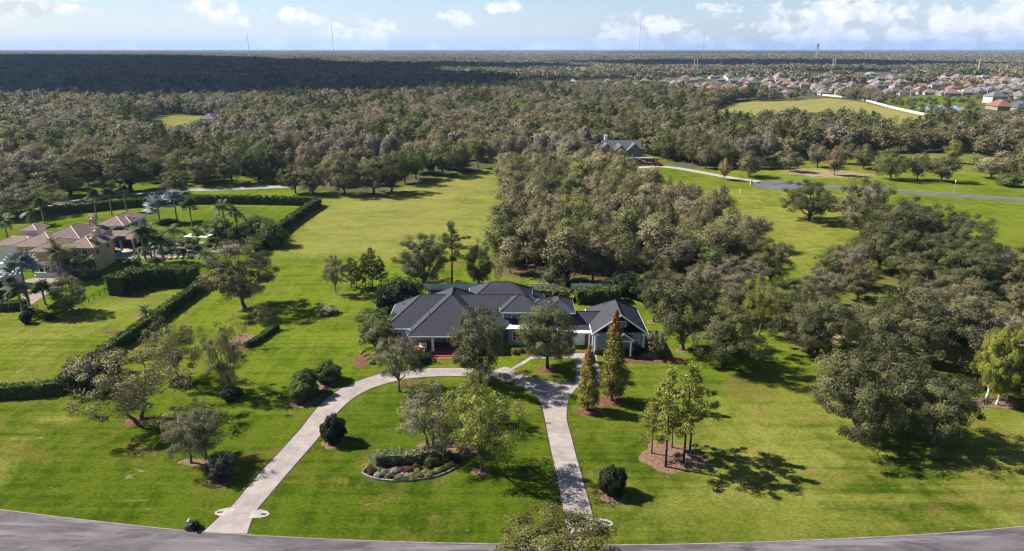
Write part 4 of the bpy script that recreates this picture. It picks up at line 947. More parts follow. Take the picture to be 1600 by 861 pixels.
for xx in (-122.4, -120.7, -119.0, -117.2): v.column(xx, 167.9, 0.5, 2.88, 0.2, 'cream')
for xx in (-121.5, -118.3): v.window(xx, 171.2, 0.9, 1.1, 1.6, mx=2, my=2, frame='cream')
for xx in (-114.6, -111.8): v.window(xx, 171.6, 4.3, 1.15, 1.5, mx=2, my=1, frame='cream', fw=0.16)
for xx in (-115.2, -111.4): v.window(xx, 171.6, 0.8, 1.3, 1.9, mx=2, my=1, frame='cream', fw=0.16)
for yy in (173.4, 178.2): v.window(-109.6, yy, 4.2, 1.6, 1.6, '+x', mx=2, frame='cream', fw=0.16)
v.window(-129.0, 174.4, 3.9, 0.8, 1.5, mx=1, frame='cream', fw=0.16)
v.window(-116.0, 188.0, 4.2, 1.6, 1.5, '+x', mx=2, frame='cream', fw=0.14)
for yy in (199.0, 201.2, 203.4): v.window(-115.0, yy, 4.0, 1.2, 1.7, '+x', mx=1, frame='cream', fw=0.12)
v.window(-119.0, 196.2, 4.6, 0.8, 0.8, mx=1, frame='cream')
for yy in (148.2, 151.6, 155.0, 158.4):
    d_ = v.box('garage_door', 'dark_void', -123.398, -123.36, yy - 1.2, yy + 1.2, 0.1, 2.6)
    v.column(-123.1, yy + 1.7, 0, 2.8, 0.22, 'cream')
v.box('band', 'cream', -123.3, -122.9, 146.0, 163.0, 2.82, 3.1)
for (cx_, cyy, zt) in ((-120.0, 190.5, 11.2), (-112.6, 179.2, 10.6), (-111.0, 174.6, 9.8)):
    c_ = v.box('chimney', 'stucco', cx_ - 0.7, cx_ + 0.7, cyy - 0.7, cyy + 0.7, 3.0, zt - 1.6); v.box('chimney_band', 'cream', cx_ - 0.85, cx_ + 0.85, cyy - 0.85, cyy + 0.85, zt - 1.6, zt - 1.35, parent=c_)
    mb = MB()
    for sx_ in (-0.6, 0.6):
        for sy_ in (-0.6, 0.6): mb.box(cx_ + sx_ - 0.12, cx_ + sx_ + 0.12, cyy + sy_ - 0.12, cyy + sy_ + 0.12, zt - 1.35, zt - 0.55)
    v.put('chimney_lantern', mb, 'stucco', c_)
    mb = MB(); mb.add([(cx_ - 1.1, cyy - 1.1, zt - 0.55), (cx_ + 1.1, cyy - 1.1, zt - 0.55), (cx_ + 1.1, cyy + 1.1, zt - 0.55), (cx_ - 1.1, cyy + 1.1, zt - 0.55), (cx_, cyy, zt)], [(0, 1, 4), (1, 2, 4), (2, 3, 4), (3, 0, 4), (3, 2, 1, 0)]); v.put('chimney_cap', mb, 'tile', c_)
# terrace, pool and court
mb = MB(); mb.prism([(-117.5, 183.0), (-104.0, 183.0), (-92.0, 186.0), (-80.5, 192.0), (-81.5, 197.0), (-90, 202), (-104, 199), (-109.0, 196.0), (-117.5, 196.0)], -0.05, 0.05)
tag(mb.build('terrace', MATS['paver']), kind='structure')
pool = empty('swimming_pool', 'turquoise swimming pool on the terrace beside the tiled villa', 'pool', (-109.4, 187.0, 0))
MB().prism([(-3.6, -3), (3.9, -3), (3.9, 2.6), (1.5, 3.4), (-3.6, 3)], 0.01, 0.085).build('water', MATS['pool_water'], pool)
rim = MB()
for (a0, b0, a1, b1) in ((-3.9, -3.3, 4.2, -3.0), (3.9, -3.0, 4.2, 2.7), (-3.9, -3.0, -3.6, 3.0)): rim.box(a0, a1, b0, b1, 0.02, 0.16)
rim.build('coping', MATS['cream'], pool)
mb = MB(); mb.prism(PL((30, 440), (60, 433), (98, 432), (99, 440), (80, 455), (50, 476), (34, 470)), -0.05, 0.04); tag(mb.build('forecourt', MATS['paver']), kind='structure')
cn = empty('white_canopy', 'flat white shade canopy on posts over the villa terrace', 'canopy', (-93.6, 197.0, 0), R(-6))
MB().box(-3.6, 3.6, -1.9, 1.9, 2.9, 3.05).build('canopy_top', MATS['fabric_white'], cn)
for sx_ in (-3.4, 3.4):
    for sy_ in (-1.7, 1.7): MB().box(sx_ - 0.09, sx_ + 0.09, sy_ - 0.09, sy_ + 0.09, 0, 2.9).build('post', MATS['trim_white'], cn)
def lounger(x, y, rz, fab):
    o = empty('sun_lounger', ('dark blue' if fab == 'fabric_blue' else 'pink') + ' sun lounger in the row on the villa terrace', 'lounger', (x, y, 0.05), rz, 'loungers on the villa terrace')
    MB().box(-0.35, 0.35, -0.9, 0.45, 0.3, 0.42).build('mattress', MATS[fab], o)
    MB().add([(-.35, .45, .3), (.35, .45, .3), (.35, 1.05, .8), (-.35, 1.05, .8), (-.35, .45, .42), (.35, .45, .42), (.35, 1.0, .92), (-.35, 1.0, .92)], [(0, 3, 2, 1), (4, 5, 6, 7), (0, 1, 5, 4), (1, 2, 6, 5), (2, 3, 7, 6), (3, 0, 4, 7)]).build('backrest', MATS[fab], o)
    for sx_ in (-0.3, 0.3):
        for sy_ in (-0.8, 0.4): MB().box(sx_ - 0.04, sx_ + 0.04, sy_ - 0.04, sy_ + 0.04, 0, 0.3).build('leg', MATS['trim_white'], o)
for i in range(6): lounger(-97.4 + i * 1.35, 185.6 + i * 0.35, R(20), 'fabric_blue')
for i in range(5): lounger(-97.6 + i * 1.5, 183.0 + i * 0.3, R(20), 'fabric_pink')
um = empty('patio_umbrella', 'cream patio umbrella by the pool corner of the villa', 'umbrella', (-107.6, 183.4, 0.05))
MB().cyl(0, 0, 0, 2.5, 0.04).build('pole', MATS['trim_white'], um)
MB().add([(1.5 * math.cos(a), 1.5 * math.sin(a), 2.2) for a in np.linspace(0, 2 * PI, 9)[:-1]] + [(0, 0, 2.75), (0, 0, 2.25)], [(i, (i + 1) % 8, 8) for i in range(8)] + [((i + 1) % 8, i, 9) for i in range(8)]).build('canopy', MATS['stucco'], um)
# dark railing in front of the villa
fr = empty('iron_railing', 'dark iron railing along the lawn in front of the villa', 'railing', (-100.0, 141.0, 0))
rp = PL((44, 484), (90, 484), (125, 480), (150, 466), (172, 452))
pb = MB().box(-0.05, 0.05, -0.05, 0.05, 0, 1.35).mesh('post', MATS['metal_dark'])
q = resample(rp, 2.4)
for a in q: link('post', pb, fr, (a[0] + 100.0, a[1] - 141.0, 0))
for a, b in zip(q[:-1], q[1:]):
    mb = MB()
    for zz in (0.25, 1.2): mb.tube([(a[0] + 100, a[1] - 141, zz), (b[0] + 100, b[1] - 141, zz)], [0.03, 0.03], 4)
    for k in range(1, 8):
        f = k / 8; x_, y_ = a * (1 - f) + b * f; mb.tube([(x_ + 100, y_ - 141, 0.25), (x_ + 100, y_ - 141, 1.2)], [0.014, 0.014], 3, cap=False)
    mb.build('rail_panel', MATS['metal_dark'], fr)
# clipped hedges of the villa garden
hedge('boundary_hedge', 'long clipped hedge running diagonally between the villa lawn and the grey house', PL((322, 448), (290, 470), (240, 506), (200, 534), (150, 570), (100, 606)), 1.7, 2.3, ls=0.24, dens=15)
hedge('boundary_hedge', 'clipped hedge along the front of the villa lawn at the left edge', PL((98, 612), (60, 617), (0, 621), (-140, 628)), 1.7, 2.2, ls=0.22, dens=18)
hedge('tall_hedge', 'tall rounded block of clipped hedge in front of the villa', PL((182, 462), (200, 453), (235, 446), (275, 444), (306, 446)), 4.2, 4.7, ls=0.24, dens=16)
hedge('boundary_hedge', 'dark clipped hedge behind the villa lawn beside the back lane', PL((-190, 378), (-60, 358), (20, 344), (80, 336), (160, 328), (240, 321), (330, 318), (420, 319), (497, 321)), 2.2, 3.0, ls=0.34, dens=9)
hedge('boundary_hedge', 'dark clipped hedge descending beside the open hayfield', PL((499, 321), (470, 340), (440, 362), (415, 383), (402, 396)), 2.0, 3.0, ls=0.3, dens=10)
hedge('low_hedge', 'low clipped hedge in front of the villa forecourt at the left edge', PL((-70, 487), (-20, 485), (22, 484), (42, 480)), 2.0, 2.0, ls=0.2, dens=18)
hedge('curved_hedge', 'short curved clipped hedge beside the two small bare trees', PL((383, 543), (395, 539), (408, 531), (420, 522), (434, 514)), 1.1, 1.1, ls=0.16, dens=26)
hedge('rear_hedge', 'bushy hedge inside the white fence behind the middle of the grey house', [(4.0, 151.0), (9, 150.5), (13.5, 150.0)], 3.0, 2.6, 'green_leaf', 0.28, 14)
hedge('rear_hedge', 'bushy hedge behind the link roof of the grey house', [(14.8, 148.5), (19, 149.0), (25.0, 149.5)], 3.4, 3.2, 'green_leaf', 0.28, 14)

# ------------------------------------------------------------------ the far gabled house with its motorhome and red car
roofmat('roof_slate', (0.062, 0.066, 0.078), (0.10, 0.105, 0.12), (0.08, 0.084, 0.098), 0.4)
Xf, Yf = P(965, 252); f_ = House('far_gabled_house', 'grey house with steep gables beyond the copse', Xf, Yf)
def gable_block(H, x0, x1, y0, y1, ze, pitch, mat, axis, wallm):
    if axis == 'y':
        xm = (x0 + x1) / 2; zr = ze + (x1 - x0) / 2 * pitch
        H.put('wall', MB().add([(x0 + .4, y0 + .4, 0), (x1 - .4, y0 + .4, 0), (x1 - .4, y1 - .4, 0), (x0 + .4, y1 - .4, 0), (x0 + .4, y0 + .4, ze), (x1 - .4, y0 + .4, ze), (x1 - .4, y1 - .4, ze), (x0 + .4, y1 - .4, ze), (xm, y0 + .4, zr - .4), (xm, y1 - .4, zr - .4)],
              [(0, 1, 5, 8, 4), (1, 2, 6, 5), (2, 3, 7, 9, 6), (3, 0, 4, 7)]), wallm)
        tp = [(x0, y0, ze), (x1, y0, ze), (x1, y1, ze), (x0, y1, ze), (xm, y0, zr), (xm, y1, zr)]
        F = [(1, 2, 5, 4), (3, 0, 4, 5), (7, 10, 11, 8), (9, 11, 10, 6), (0, 6, 10, 4), (4, 10, 7, 1), (1, 7, 8, 2), (2, 8, 11, 5), (5, 11, 9, 3), (3, 9, 6, 0)]
    else:
        ym = (y0 + y1) / 2; zr = ze + (y1 - y0) / 2 * pitch
        H.put('wall', MB().add([(x0 + .4, y0 + .4, 0), (x1 - .4, y0 + .4, 0), (x1 - .4, y1 - .4, 0), (x0 + .4, y1 - .4, 0), (x0 + .4, y0 + .4, ze), (x1 - .4, y0 + .4, ze), (x1 - .4, y1 - .4, ze), (x0 + .4, y1 - .4, ze), (x0 + .4, ym, zr - .4), (x1 - .4, ym, zr - .4)],
              [(0, 1, 5, 4), (1, 2, 6, 9, 5), (2, 3, 7, 6), (3, 0, 4, 8, 7)]), wallm)
        tp = [(x0, y0, ze), (x1, y0, ze), (x1, y1, ze), (x0, y1, ze), (x0, ym, zr), (x1, ym, zr)]
        F = [(0, 1, 5, 4), (2, 3, 4, 5), (10, 11, 7, 6), (11, 10, 9, 8), (0, 6, 7, 1), (1, 7, 11, 5), (5, 11, 8, 2), (2, 8, 9, 3), (3, 9, 10, 4), (4, 10, 6, 0)]
    H.put('roof', MB().add(tp + [(a, b, c - 0.2) for a, b, c in tp], F), mat)
plain('wall_beige', (0.20, 0.185, 0.155), 0.9, 0.15)
gable_block(f_, Xf - 10.5, Xf - 1.5, Yf - 2.0, Yf + 12, 5.0, 0.95, 'roof_slate', 'y', 'wall_beige'); gable_block(f_, Xf - 4.0, Xf + 5.5, Yf - 5.0, Yf + 10, 4.6, 0.9, 'roof_slate', 'y', 'wall_beige')
gable_block(f_, Xf - 8, Xf + 13, Yf + 3, Yf + 13, 6.0, 0.8, 'roof_slate', 'x', 'wall_beige'); gable_block(f_, Xf + 4.5, Xf + 12.5, Yf - 1.0, Yf + 8, 5.4, 0.95, 'roof_slate', 'y', 'wall_beige')
gable_block(f_, Xf - 17, Xf - 10, Yf + 1, Yf + 10, 3.4, 0.6, 'roof_slate', 'x', 'wall_beige')
c_ = f_.box('chimney', 'trim_white', Xf - 6.2, Xf - 4.6, Yf + 9.0, Yf + 10.4, 5, 12.4)
f_.window(Xf + 0.75, Yf - 4.6, 1.6, 1.6, 1.7, mx=2, my=2); f_.window(Xf + 8.5, Yf - 0.6, 1.6, 1.6, 1.7, mx=2, my=2); f_.window(Xf - 6.0, Yf - 1.6, 1.6, 2.0, 1.7, mx=2, my=2); f_.window(Xf + 0.75, Yf - 4.6, 5.2, 1.1, 1.2, mx=2)
xr, yr = P(1003, 258); rv = empty('motorhome', 'long black motorhome with red and white swooshes beside the far gabled house', 'motorhome', (xr, yr, 0), R(-4))
mb = MB(); sec = [(-1.25, 0.5), (1.25, 0.5), (1.28, 3.2), (1.05, 3.55), (-1.05, 3.55), (-1.28, 3.2)]
mb.add([(-6.0, y_, z_) for y_, z_ in sec] + [(5.6, y_, z_) for y_, z_ in sec] + [(6.1, y_ * .95, 0.55 + (z_ - 0.5) * 0.9) for y_, z_ in sec], [(5, 4, 3, 2, 1, 0)] + [(i + o, (i + 1) % 6 + o, (i + 1) % 6 + 6 + o, i + 6 + o) for o in (0, 6) for i in range(6)] + [(12, 13, 14, 15, 16, 17)])
mb.build('body', MATS['metal_dark'], rv); MB().box(-5.8, 5.4, -1.0, 1.0, 3.56, 3.7).build('roof', MATS['metal_grey'], rv)
for (a0, a1, z0_, z1_) in ((-5.2, -3.4, 1.9, 2.8), (-2.2, -0.4, 1.9, 2.8), (1.6, 4.2, 1.9, 2.9)): MB().box(a0, a1, -1.33, -1.285, z0_, z1_).build('window', MATS['glass'], rv)
for (pts_, mt_) in (([(-4.5, 2.9), (0.5, 1.3), (5.0, 0.8), (5.0, 1.15), (0.8, 1.75), (-3.4, 2.95)], 'paint_red'), ([(-2.6, 3.05), (1.2, 1.9), (5.2, 1.3), (5.2, 1.5), (1.6, 2.3), (-1.6, 3.1)], 'paint_white')):
    MB().add([(a, -1.312, b) for a, b in pts_], [tuple(range(6))]).build('swoosh_stripe', MATS[mt_], rv)
for ax_ in (-3.8, -2.9, 3.6):
    for sg in (-1.1, 1.1):
        MB().tube([(ax_, sg - 0.14, 0.5), (ax_, sg + 0.14, 0.5)], [0.5, 0.5], 12).build('wheel', MATS['tyre'], rv)
def car(name, label, x, y, rz, paint, z=0.0):
    o = empty(name, label, 'car', (x, y, z), rz); mb = MB()
    pr = [(-2.25, .35), (-2.3, .75), (-2.1, .92), (-1.55, 1.0), (-.95, 1.42), (.5, 1.45), (1.15, .98), (2.0, .88), (2.25, .7), (2.25, .35)]; n = len(pr)
    for wdt, a, b in ((0.88, 0, n),):
        V = [(px_, -wdt * (0.82 if pz > 1.2 else 1), pz) for px_, pz in pr] + [(px_, wdt * (0.82 if pz > 1.2 else 1), pz) for px_, pz in pr]
        mb.add(V, [tuple(range(n)), tuple(range(2 * n - 1, n - 1, -1))] + [(i + 1, i, i + n, i + 1 + n) for i in range(n - 1)] + [(0, n - 1, 2 * n - 1, n)])
    mb.build('body', MATS[paint], o)
    MB().add([(-1.45, -.76, 1.08), (-.95, -.73, 1.38), (.45, -.73, 1.40), (1.0, -.78, 1.06), (-1.45, -.90, 1.02), (1.0, -.90, 1.02)], [(4, 5, 3, 2, 1, 0)]).build('side_window', MATS['glass'], o)
    MB().add([(.56, -.7, 1.44), (.56, .7, 1.44), (1.16, .8, 1.01), (1.16, -.8, 1.01)], [(0, 3, 2, 1)]).build('windscreen', MATS['glass'], o)
    for ax_ in (-1.4, 1.4):
        for sg in (-0.8, 0.8): MB().tube([(ax_, sg - 0.1, 0.33), (ax_, sg + 0.1, 0.33)], [0.33, 0.33], 12).build('wheel', MATS['tyre'], o)
    for sg in (-0.6, 0.6): MB().box(2.2, 2.27, sg - 0.18, sg + 0.18, 0.6, 0.76).build('headlight', MATS['paint_white'], o)
    return o
xc, yc = P(1023, 254); car('parked_car', 'red car parked beside the black motorhome', xc, yc, R(-30), 'paint_red')
xc, yc = P(1028, 258.5); b_ = plant('flower_shrub', 'red flowering shrub on the far drive island', 'shrub', 'loosebush', xc, yc, 1.0, 4.5, 'flower_red', parts=('stems', 'foliage'))
xc, yc = P(5, 412); car('parked_car', 'white car beside the villa at the left edge', xc + 2, yc, R(70), 'paint_white')
xc, yc = P(1135, 151); car('parked_car', 'white car parked at the corner of the far yellow field', xc, yc, R(10), 'paint_white')
xc, yc = P(1141, 152.5); car('parked_car', 'white van-like car at the near corner of the yellow field', xc, yc, R(40), 'paint_white')

# ------------------------------------------------------------------ far estate of single-storey houses
ROOFC = {'tan': (0.150, 0.125, 0.108), 'grey': (0.115, 0.112, 0.118), 'brown': (0.085, 0.068, 0.062), 'orange': (0.195, 0.112, 0.075), 'red': (0.175, 0.080, 0.062), 'pink': (0.190, 0.132, 0.116), 'slate': (0.060, 0.070, 0.095), 'pale': (0.225, 0.205, 0.190)}
WALLC = {'cream': (0.26, 0.23, 0.195), 'white': (0.34, 0.325, 0.31), 'sand': (0.21, 0.175, 0.135)}
for k_, c_ in ROOFC.items(): plain('estate_roof_' + k_, c_, 0.9, 0.2, 0.16, 0.5)
for k_, c_ in WALLC.items(): plain('estate_wall_' + k_, c_, 0.9, 0.15, 0.06, 0.5)
def hipV(x0, x1, y0, y1, z, p):
    lx, ly = x1 - x0, y1 - y0; d = min(lx, ly) / 2; zr = z + d * p
    if lx >= ly: r0, r1, F = (x0 + d, (y0 + y1) / 2, zr), (x1 - d, (y0 + y1) / 2, zr), [(0, 1, 5, 4), (2, 3, 4, 5), (3, 0, 4), (1, 2, 5), (3, 2, 1, 0)]
    else: r0, r1, F = ((x0 + x1) / 2, y0 + d, zr), ((x0 + x1) / 2, y1 - d, zr), [(1, 2, 5, 4), (3, 0, 4, 5), (0, 1, 4), (2, 3, 5), (3, 2, 1, 0)]
    return [(x0, y0, z), (x1, y0, z), (x1, y1, z), (x0, y1, z), r0, r1], F
EST = []
for (bl, st2) in (([(-8, 8, -6, 6), (1, 8.5, -10, 0)], 0), ([(-9, 9, -5.5, 5.5), (-8, -1, -9, 0), (3, 9, 0, 9)], 0), ([(-7, 7, -6, 6), (-8.5, -2, -3, 8)], 1), ([(-10, 7, -6, 6), (2, 9, -9, 3)], 0)):
    wb, rb, db, nb_ = MB(), MB(), MB(), MB()
    for i, (a, b, c_, d_) in enumerate(bl):
        hh = 2.8 if not (st2 and i == 0) else 5.6; wb.box(a + .6, b - .6, c_ + .6, d_ - .6, 0, hh - 0.02 - 0.03 * i); rb.add(*hipV(a, b, c_, d_, hh + 0.05 * i, 0.72))
    a, b, c_, d_ = bl[1]; db.box((a + b) / 2 - 2.2, (a + b) / 2 + 2.2, c_ + 0.5, c_ + 0.58, 0.1, 2.4)
    a, b, c_, d_ = bl[0]
    for xx in (a + 3.2,): nb_.box(xx - 1.3, xx + 1.3, c_ + 0.52, c_ + 0.59, 1.0, 2.3)
    EST.append((wb.mesh('wall', MATS['estate_wall_cream']), rb.mesh('roof', MATS['estate_roof_tan']), db.mesh('garage_door', MATS['estate_wall_white']), nb_.mesh('window', MATS['glass'])))
HS = [(814, 136, 'grey'), (874, 132, 'grey'), (895, 133, 'pale'), (917, 142, 'grey'), (964, 137, 'red'), (991, 135, 'pink'), (1007, 132, 'pink'), (1053, 133, 'pink'), (1057, 141, 'pink'), (1070, 145, 'orange'), (1087, 143, 'pink'), (1092, 151, 'orange'), (1105, 135, 'pink'),
      (1117, 133, 'grey'), (1135, 143, 'orange'), (1161, 150, 'red'), (1167, 135, 'pink'), (1180, 149, 'pale'), (1187, 119, 'grey'), (1202, 135, 'tan'), (1221, 143, 'slate'), (1240, 128, 'orange'), (1257, 138, 'orange'), (1270, 127, 'grey'), (1278, 141, 'tan'), (1294, 131, 'red'),
      (1283, 146, 'grey'), (1319, 129, 'tan'), (1330, 135, 'grey'), (1308, 142, 'grey'), (1354, 145, 'tan'), (1345, 133, 'tan'), (1364, 132, 'pale'), (1386, 137, 'slate'), (1405, 134, 'tan'), (1424, 127, 'brown'), (1420, 142, 'grey'), (1440, 138, 'orange'), (1461, 140, 'grey'),
      (1455, 148, 'tan'), (1444, 127, 'grey'), (1474, 134, 'tan'), (1487, 145, 'red'), (1506, 148, 'pale'), (1500, 129, 'tan'), (1512, 138, 'brown'), (1527, 130, 'tan'), (1525, 146, 'grey'), (1542, 131, 'pale'), (1559, 125, 'tan'), (1553, 136, 'tan'), (1574, 129, 'orange'),
      (1546, 145, 'grey'), (1566, 140, 'tan'), (1587, 131, 'pale'), (1597, 136, 'tan'), (1572, 148, 'tan'), (1592, 154, 'grey'), (1553, 161, 'grey'), (1559, 171, 'red'), (1592, 173, 'slate'), (1585, 142, 'grey'), (1372, 141, 'brown'), (1395, 146, 'grey'), (1437, 147, 'brown'),
      (1335, 126, 'pale'), (1290, 124, 'tan'), (1218, 127, 'pink'), (1150, 128, 'tan'), (1475, 124, 'pale'), (1408, 123, 'tan'), (1378, 126, 'grey'), (1535, 123, 'pale'), (1040, 130, 'grey'), (950, 131, 'tan'), (1610, 146, 'tan'), (1625, 138, 'grey'), (1620, 128, 'tan'), (1210, 152, 'brown'),
      (1255, 118, 'pale'), (1320, 117, 'tan'), (1360, 118, 'pale'), (1440, 117, 'pale'), (1510, 116, 'tan'), (1570, 116, 'pale'), (1130, 121, 'tan'), (1230, 121, 'grey'), (1480, 119, 'grey')]
RN = {'tan': 'tan', 'grey': 'grey', 'brown': 'dark brown', 'orange': 'orange', 'red': 'brick-red', 'pink': 'pinkish', 'slate': 'slate-blue', 'pale': 'pale cream'}
random.seed(11); HPOS = []
def estate_house(x, y, rc, rz, k, sc_=1.0, label=None):
    wl = random.choice(list(WALLC)); E = EST[k % 4]
    o = empty('estate_house', label or 'suburban house with %s %s roof in the far estate' % ('an' if rc == 'orange' else 'a', RN[rc]), 'house', (x, y, 0), rz, None if label else 'far houses with %s roofs' % RN[rc]); o.scale = (sc_, sc_, sc_)
    for nm, me in zip(('wall', 'roof', 'garage_door', 'window'), E):
        c = link(nm, me, o)
        if nm in ('wall', 'roof'):
            c.material_slots[0].link = 'OBJECT'; c.material_slots[0].material = MATS['estate_%s_%s' % (nm, wl if nm == 'wall' else rc)]
    HPOS.append((x, y, 13 * sc_))
for i, (u, v_, rc) in enumerate(HS):
    x, y = P(u, v_); lab = None; s_ = random.uniform(0.95, 1.2)
    if (u, v_) == (1559, 171): lab = 'large house with a brick-red roof nearest the pond at the right edge'; s_ = 1.35
    if (u, v_) == (1553, 161): lab = 'large grey-roofed house behind the big brick-red roof at the right edge'; s_ = 1.3
    if (u, v_) == (1592, 173): lab = 'slate-blue roofed house at the right edge beside the pond'; s_ = 1.3
    if (u, v_) == (964, 137): lab = 'lone red-roofed house among trees left of the far estate'
    estate_house(x, y, rc, random.choice((0, PI / 2, PI, -PI / 2)) + random.uniform(-.3, .3), i, s_, lab)
rh = random.Random(4)
for i in range(210):
    u, v_ = rh.uniform(1045, 1640), rh.uniform(121, 151); x, y = P(u, v_)
    if sdf(SUBURB, np.array([x]), np.array([y]))[0] > -5 or any((x - a) ** 2 + (y - b) ** 2 < 21 ** 2 for a, b, r_ in HPOS): continue
    estate_house(x, y, rh.choice(('tan', 'tan', 'grey', 'grey', 'brown', 'pink', 'brown', 'tan', 'grey', 'orange')), rh.choice((0, PI / 2, PI, -PI / 2)) + rh.uniform(-.3, .3), i, rh.uniform(0.95, 1.2))
# pale flat-roofed buildings far behind the estate
for i, (u, v_, wpx, hh) in enumerate([(1530, 103.5, 18, 9), (1566, 101, 9, 12), (1580, 99, 8, 12), (1592, 104, 10, 9), (1450, 105, 14, 6), (1240, 97, 14, 7), (1105, 93, 16, 8), (1330, 99, 12, 6)]):
    x, y = P(u, v_); wd = wpx * depth(y) / FPX
    o = empty('warehouse', ['long pale flat-roofed building beyond the estate', 'small white block beyond the estate, left of its twin', 'small white block beyond the estate, right of its twin', 'pale building beyond the estate near the right edge', 'pale low building in the woods behind the middle of the estate', 'pale low building beside the thick lattice tower', 'long pale building near the horizon left of the estate', 'pale low building behind the left of the estate'][i], 'building', (x, y, 0))
    MB().box(-wd / 2, wd / 2, -12, 12, 0, hh).build('wall', MATS['estate_wall_white'], o); MB().box(-wd / 2 - .5, wd / 2 + .5, -12.5, 12.5, hh, hh + 0.8).build('roof', MATS['estate_roof_pale'], o); HPOS.append((x, y, wd * 0.7 + 8))
# white boundary wall and pond by the estate
bw = empty('boundary_wall', 'long white wall between the yellow field and the estate', 'wall', (*P(1380, 166), 0)); bx, by = P(1380, 166)
q = resample(PL((1285, 149.5), (1340, 155.5), (1395, 169.5), (1440, 179.5), (1462, 182)), 12.0)
for a, b in zip(q[:-1], q[1:]):
    d = (b - a) / np.linalg.norm(b - a); nn = np.array([-d[1], d[0]]) * 0.12; a2 = a + d * 0.25; b2 = b - d * 0.25
    MB().prism([(p_[0] - bx, p_[1] - by) for p_ in (a2 + nn, b2 + nn, b2 - nn, a2 - nn)], 0, 2.0).build('wall_panel', MATS['stucco_white'], bw)
    MB().box(a[0] - bx - .24, a[0] - bx + .24, a[1] - by - .24, a[1] - by + .24, 0, 2.2).build('pillar', MATS['stucco_white'], bw)
mb = MB(); mb.prism(PL((1432, 168), (1442, 166), (1475, 164.5), (1500, 165.5), (1507, 169), (1496, 173), (1470, 175), (1442, 172)), -0.1, 0.06); tag(mb.build('pond', MATS['pond_water']), kind='structure')
random.seed(9)
for i in range(26):
    f = i / 25; u = 1300 + 190 * f + random.uniform(-4, 4); v_ = 150.5 + 30 * f + random.uniform(-2.5, 1.0) - (3 if f < .75 else 0); x, y = P(u, v_)
    plant('street_tree', 'small rounded tree in the row behind the long white wall', 'tree', 'oakM', x, y, random.uniform(4, 6.5), random.uniform(4.5, 7), random.choice(('midoak_leaf', 'green_leaf', 'midoak_leaf')), group='small trees along the white wall', variant=i)
for i, (u, v_) in enumerate([(1440, 177), (1452, 178), (1470, 179), (1478, 178), (1490, 178), (1425, 172), (1408, 166), (1512, 172), (1520, 168), (1526, 174), (1500, 161), (1480, 160), (1460, 160), (1445, 161)]):
    x, y = P(u, v_); plant('pond_tree', 'small dark tree on the bank of the pond', 'tree', 'oakM', x, y, random.uniform(4, 6), random.uniform(5, 8), 'midoak_leaf', group='small trees round the pond', variant=i)
for i in range(46):
    u, v_ = random.uniform(1360, 1535), random.uniform(150, 164); x, y = P(u, v_)
    if sdf(BANK, np.array([x]), np.array([y]))[0] > 6: continue
    plant('pond_tree', 'small bushy tree on the rough ground behind the pond', 'tree', 'oakM', x, y, random.uniform(2.5, 5), random.uniform(4, 8), random.choice(('midoak_leaf', 'forest_leaf', 'green_leaf')), group='small trees behind the pond', variant=i)
for i, (u, v_, h_) in enumerate([(1187, 157, 10), (1197, 156, 11), (1207, 157, 11), (1217, 156, 9), (1236, 155, 9), (1243, 154, 8)]):
    x, y = P(u, v_); plant('field_tree', ['leftmost', 'second', 'third', 'fourth', 'fifth', 'rightmost'][i] + ' oak of the clump at the back of the yellow field', 'tree', 'oakM', x, y, h_, h_ * 1.2, 'midoak_leaf', group='oak clump in the yellow field', variant=i)
# roof glimpsed at far left
estate_house(*P(2, 262), 'grey', R(20), 1, 1.3, 'grey-roofed house half hidden in trees at the left edge')
estate_house(*P(330, 190), 'grey', R(90), 0, 1.0, 'grey-roofed house beside the small clearing in the far forest')

# ------------------------------------------------------------------ single trees, read one by one from the photograph
random.seed(21)
B2 = dict(bark='bark_dark'); ST = dict(parts=('stems', 'foliage'))
T = plant_px
T('oak_tree', 'sparse brownish two-trunked oak on the left lawn beside the diagonal hedge', 'tree', 'open', 'moss_leaf', 217, 657, 532, 165, variant=1, col=(.88, .86, .66))
T('oak_tree', 'grey-green open tree with a round shrub at its foot, nearest the diagonal hedge', 'tree', 'open', 'moss_leaf', 279, 595, 495, 100, variant=0, col=(.85, .84, .7))
T('oak_tree', 'small grey tree with a clipped shrub ring at its foot on the left lawn', 'tree', 'open', 'moss_leaf', 358, 613, 508, 88, variant=2, col=(.9, .88, .76))
T('oak_tree', 'grey-brown tree, left one of the pair nearest the road', 'tree', 'open', 'moss_leaf', 299, 724, 632, 92, variant=0)
T('oak_tree', 'grey-brown tree, right one of the pair nearest the road', 'tree', 'open', 'moss_leaf', 322, 717, 634, 92, variant=2)
T('oak_tree', 'large spreading grey-green oak right of the tall villa hedge', 'tree', 'round', 'moss_leaf', 382, 482, 372, 124, variant=0, col=(.85, .85, .8))
T('bare_tree', 'thin half-bare reddish tree left of the short curved hedge', 'tree', 'twiggy', 'moss_leaf', 374, 540, 482, 46, col=(1.25, 1.05, .9))
T('bare_tree', 'thin half-bare reddish tree above the short curved hedge', 'tree', 'twiggy', 'moss_leaf', 413, 511, 464, 46, col=(1.25, 1.05, .9))
T('young_tree', 'small slender grey tree alone on the lawn left of the pine group', 'tree', 'vase', 'moss_leaf', 525, 459, 396, 44)
for i, (u, v_, vt, w_) in enumerate([(549, 449, 402, 30), (558, 452, 408, 26), (571, 447, 396, 28), (582, 450, 388, 34), (596, 447, 404, 26)]):
    T('pine_tree', ['short dark pine, leftmost of the row of five behind the grey house', 'short dark pine, second from left in the row of five', 'short dark pine, middle of the row of five', 'tallest short dark pine, fourth in the row of five', 'short dark pine, rightmost of the row of five'][i], 'tree', 'darkpine', 'pine_leaf', u, v_, vt, w_, group='row of five dark pines', bark='bark_dark')
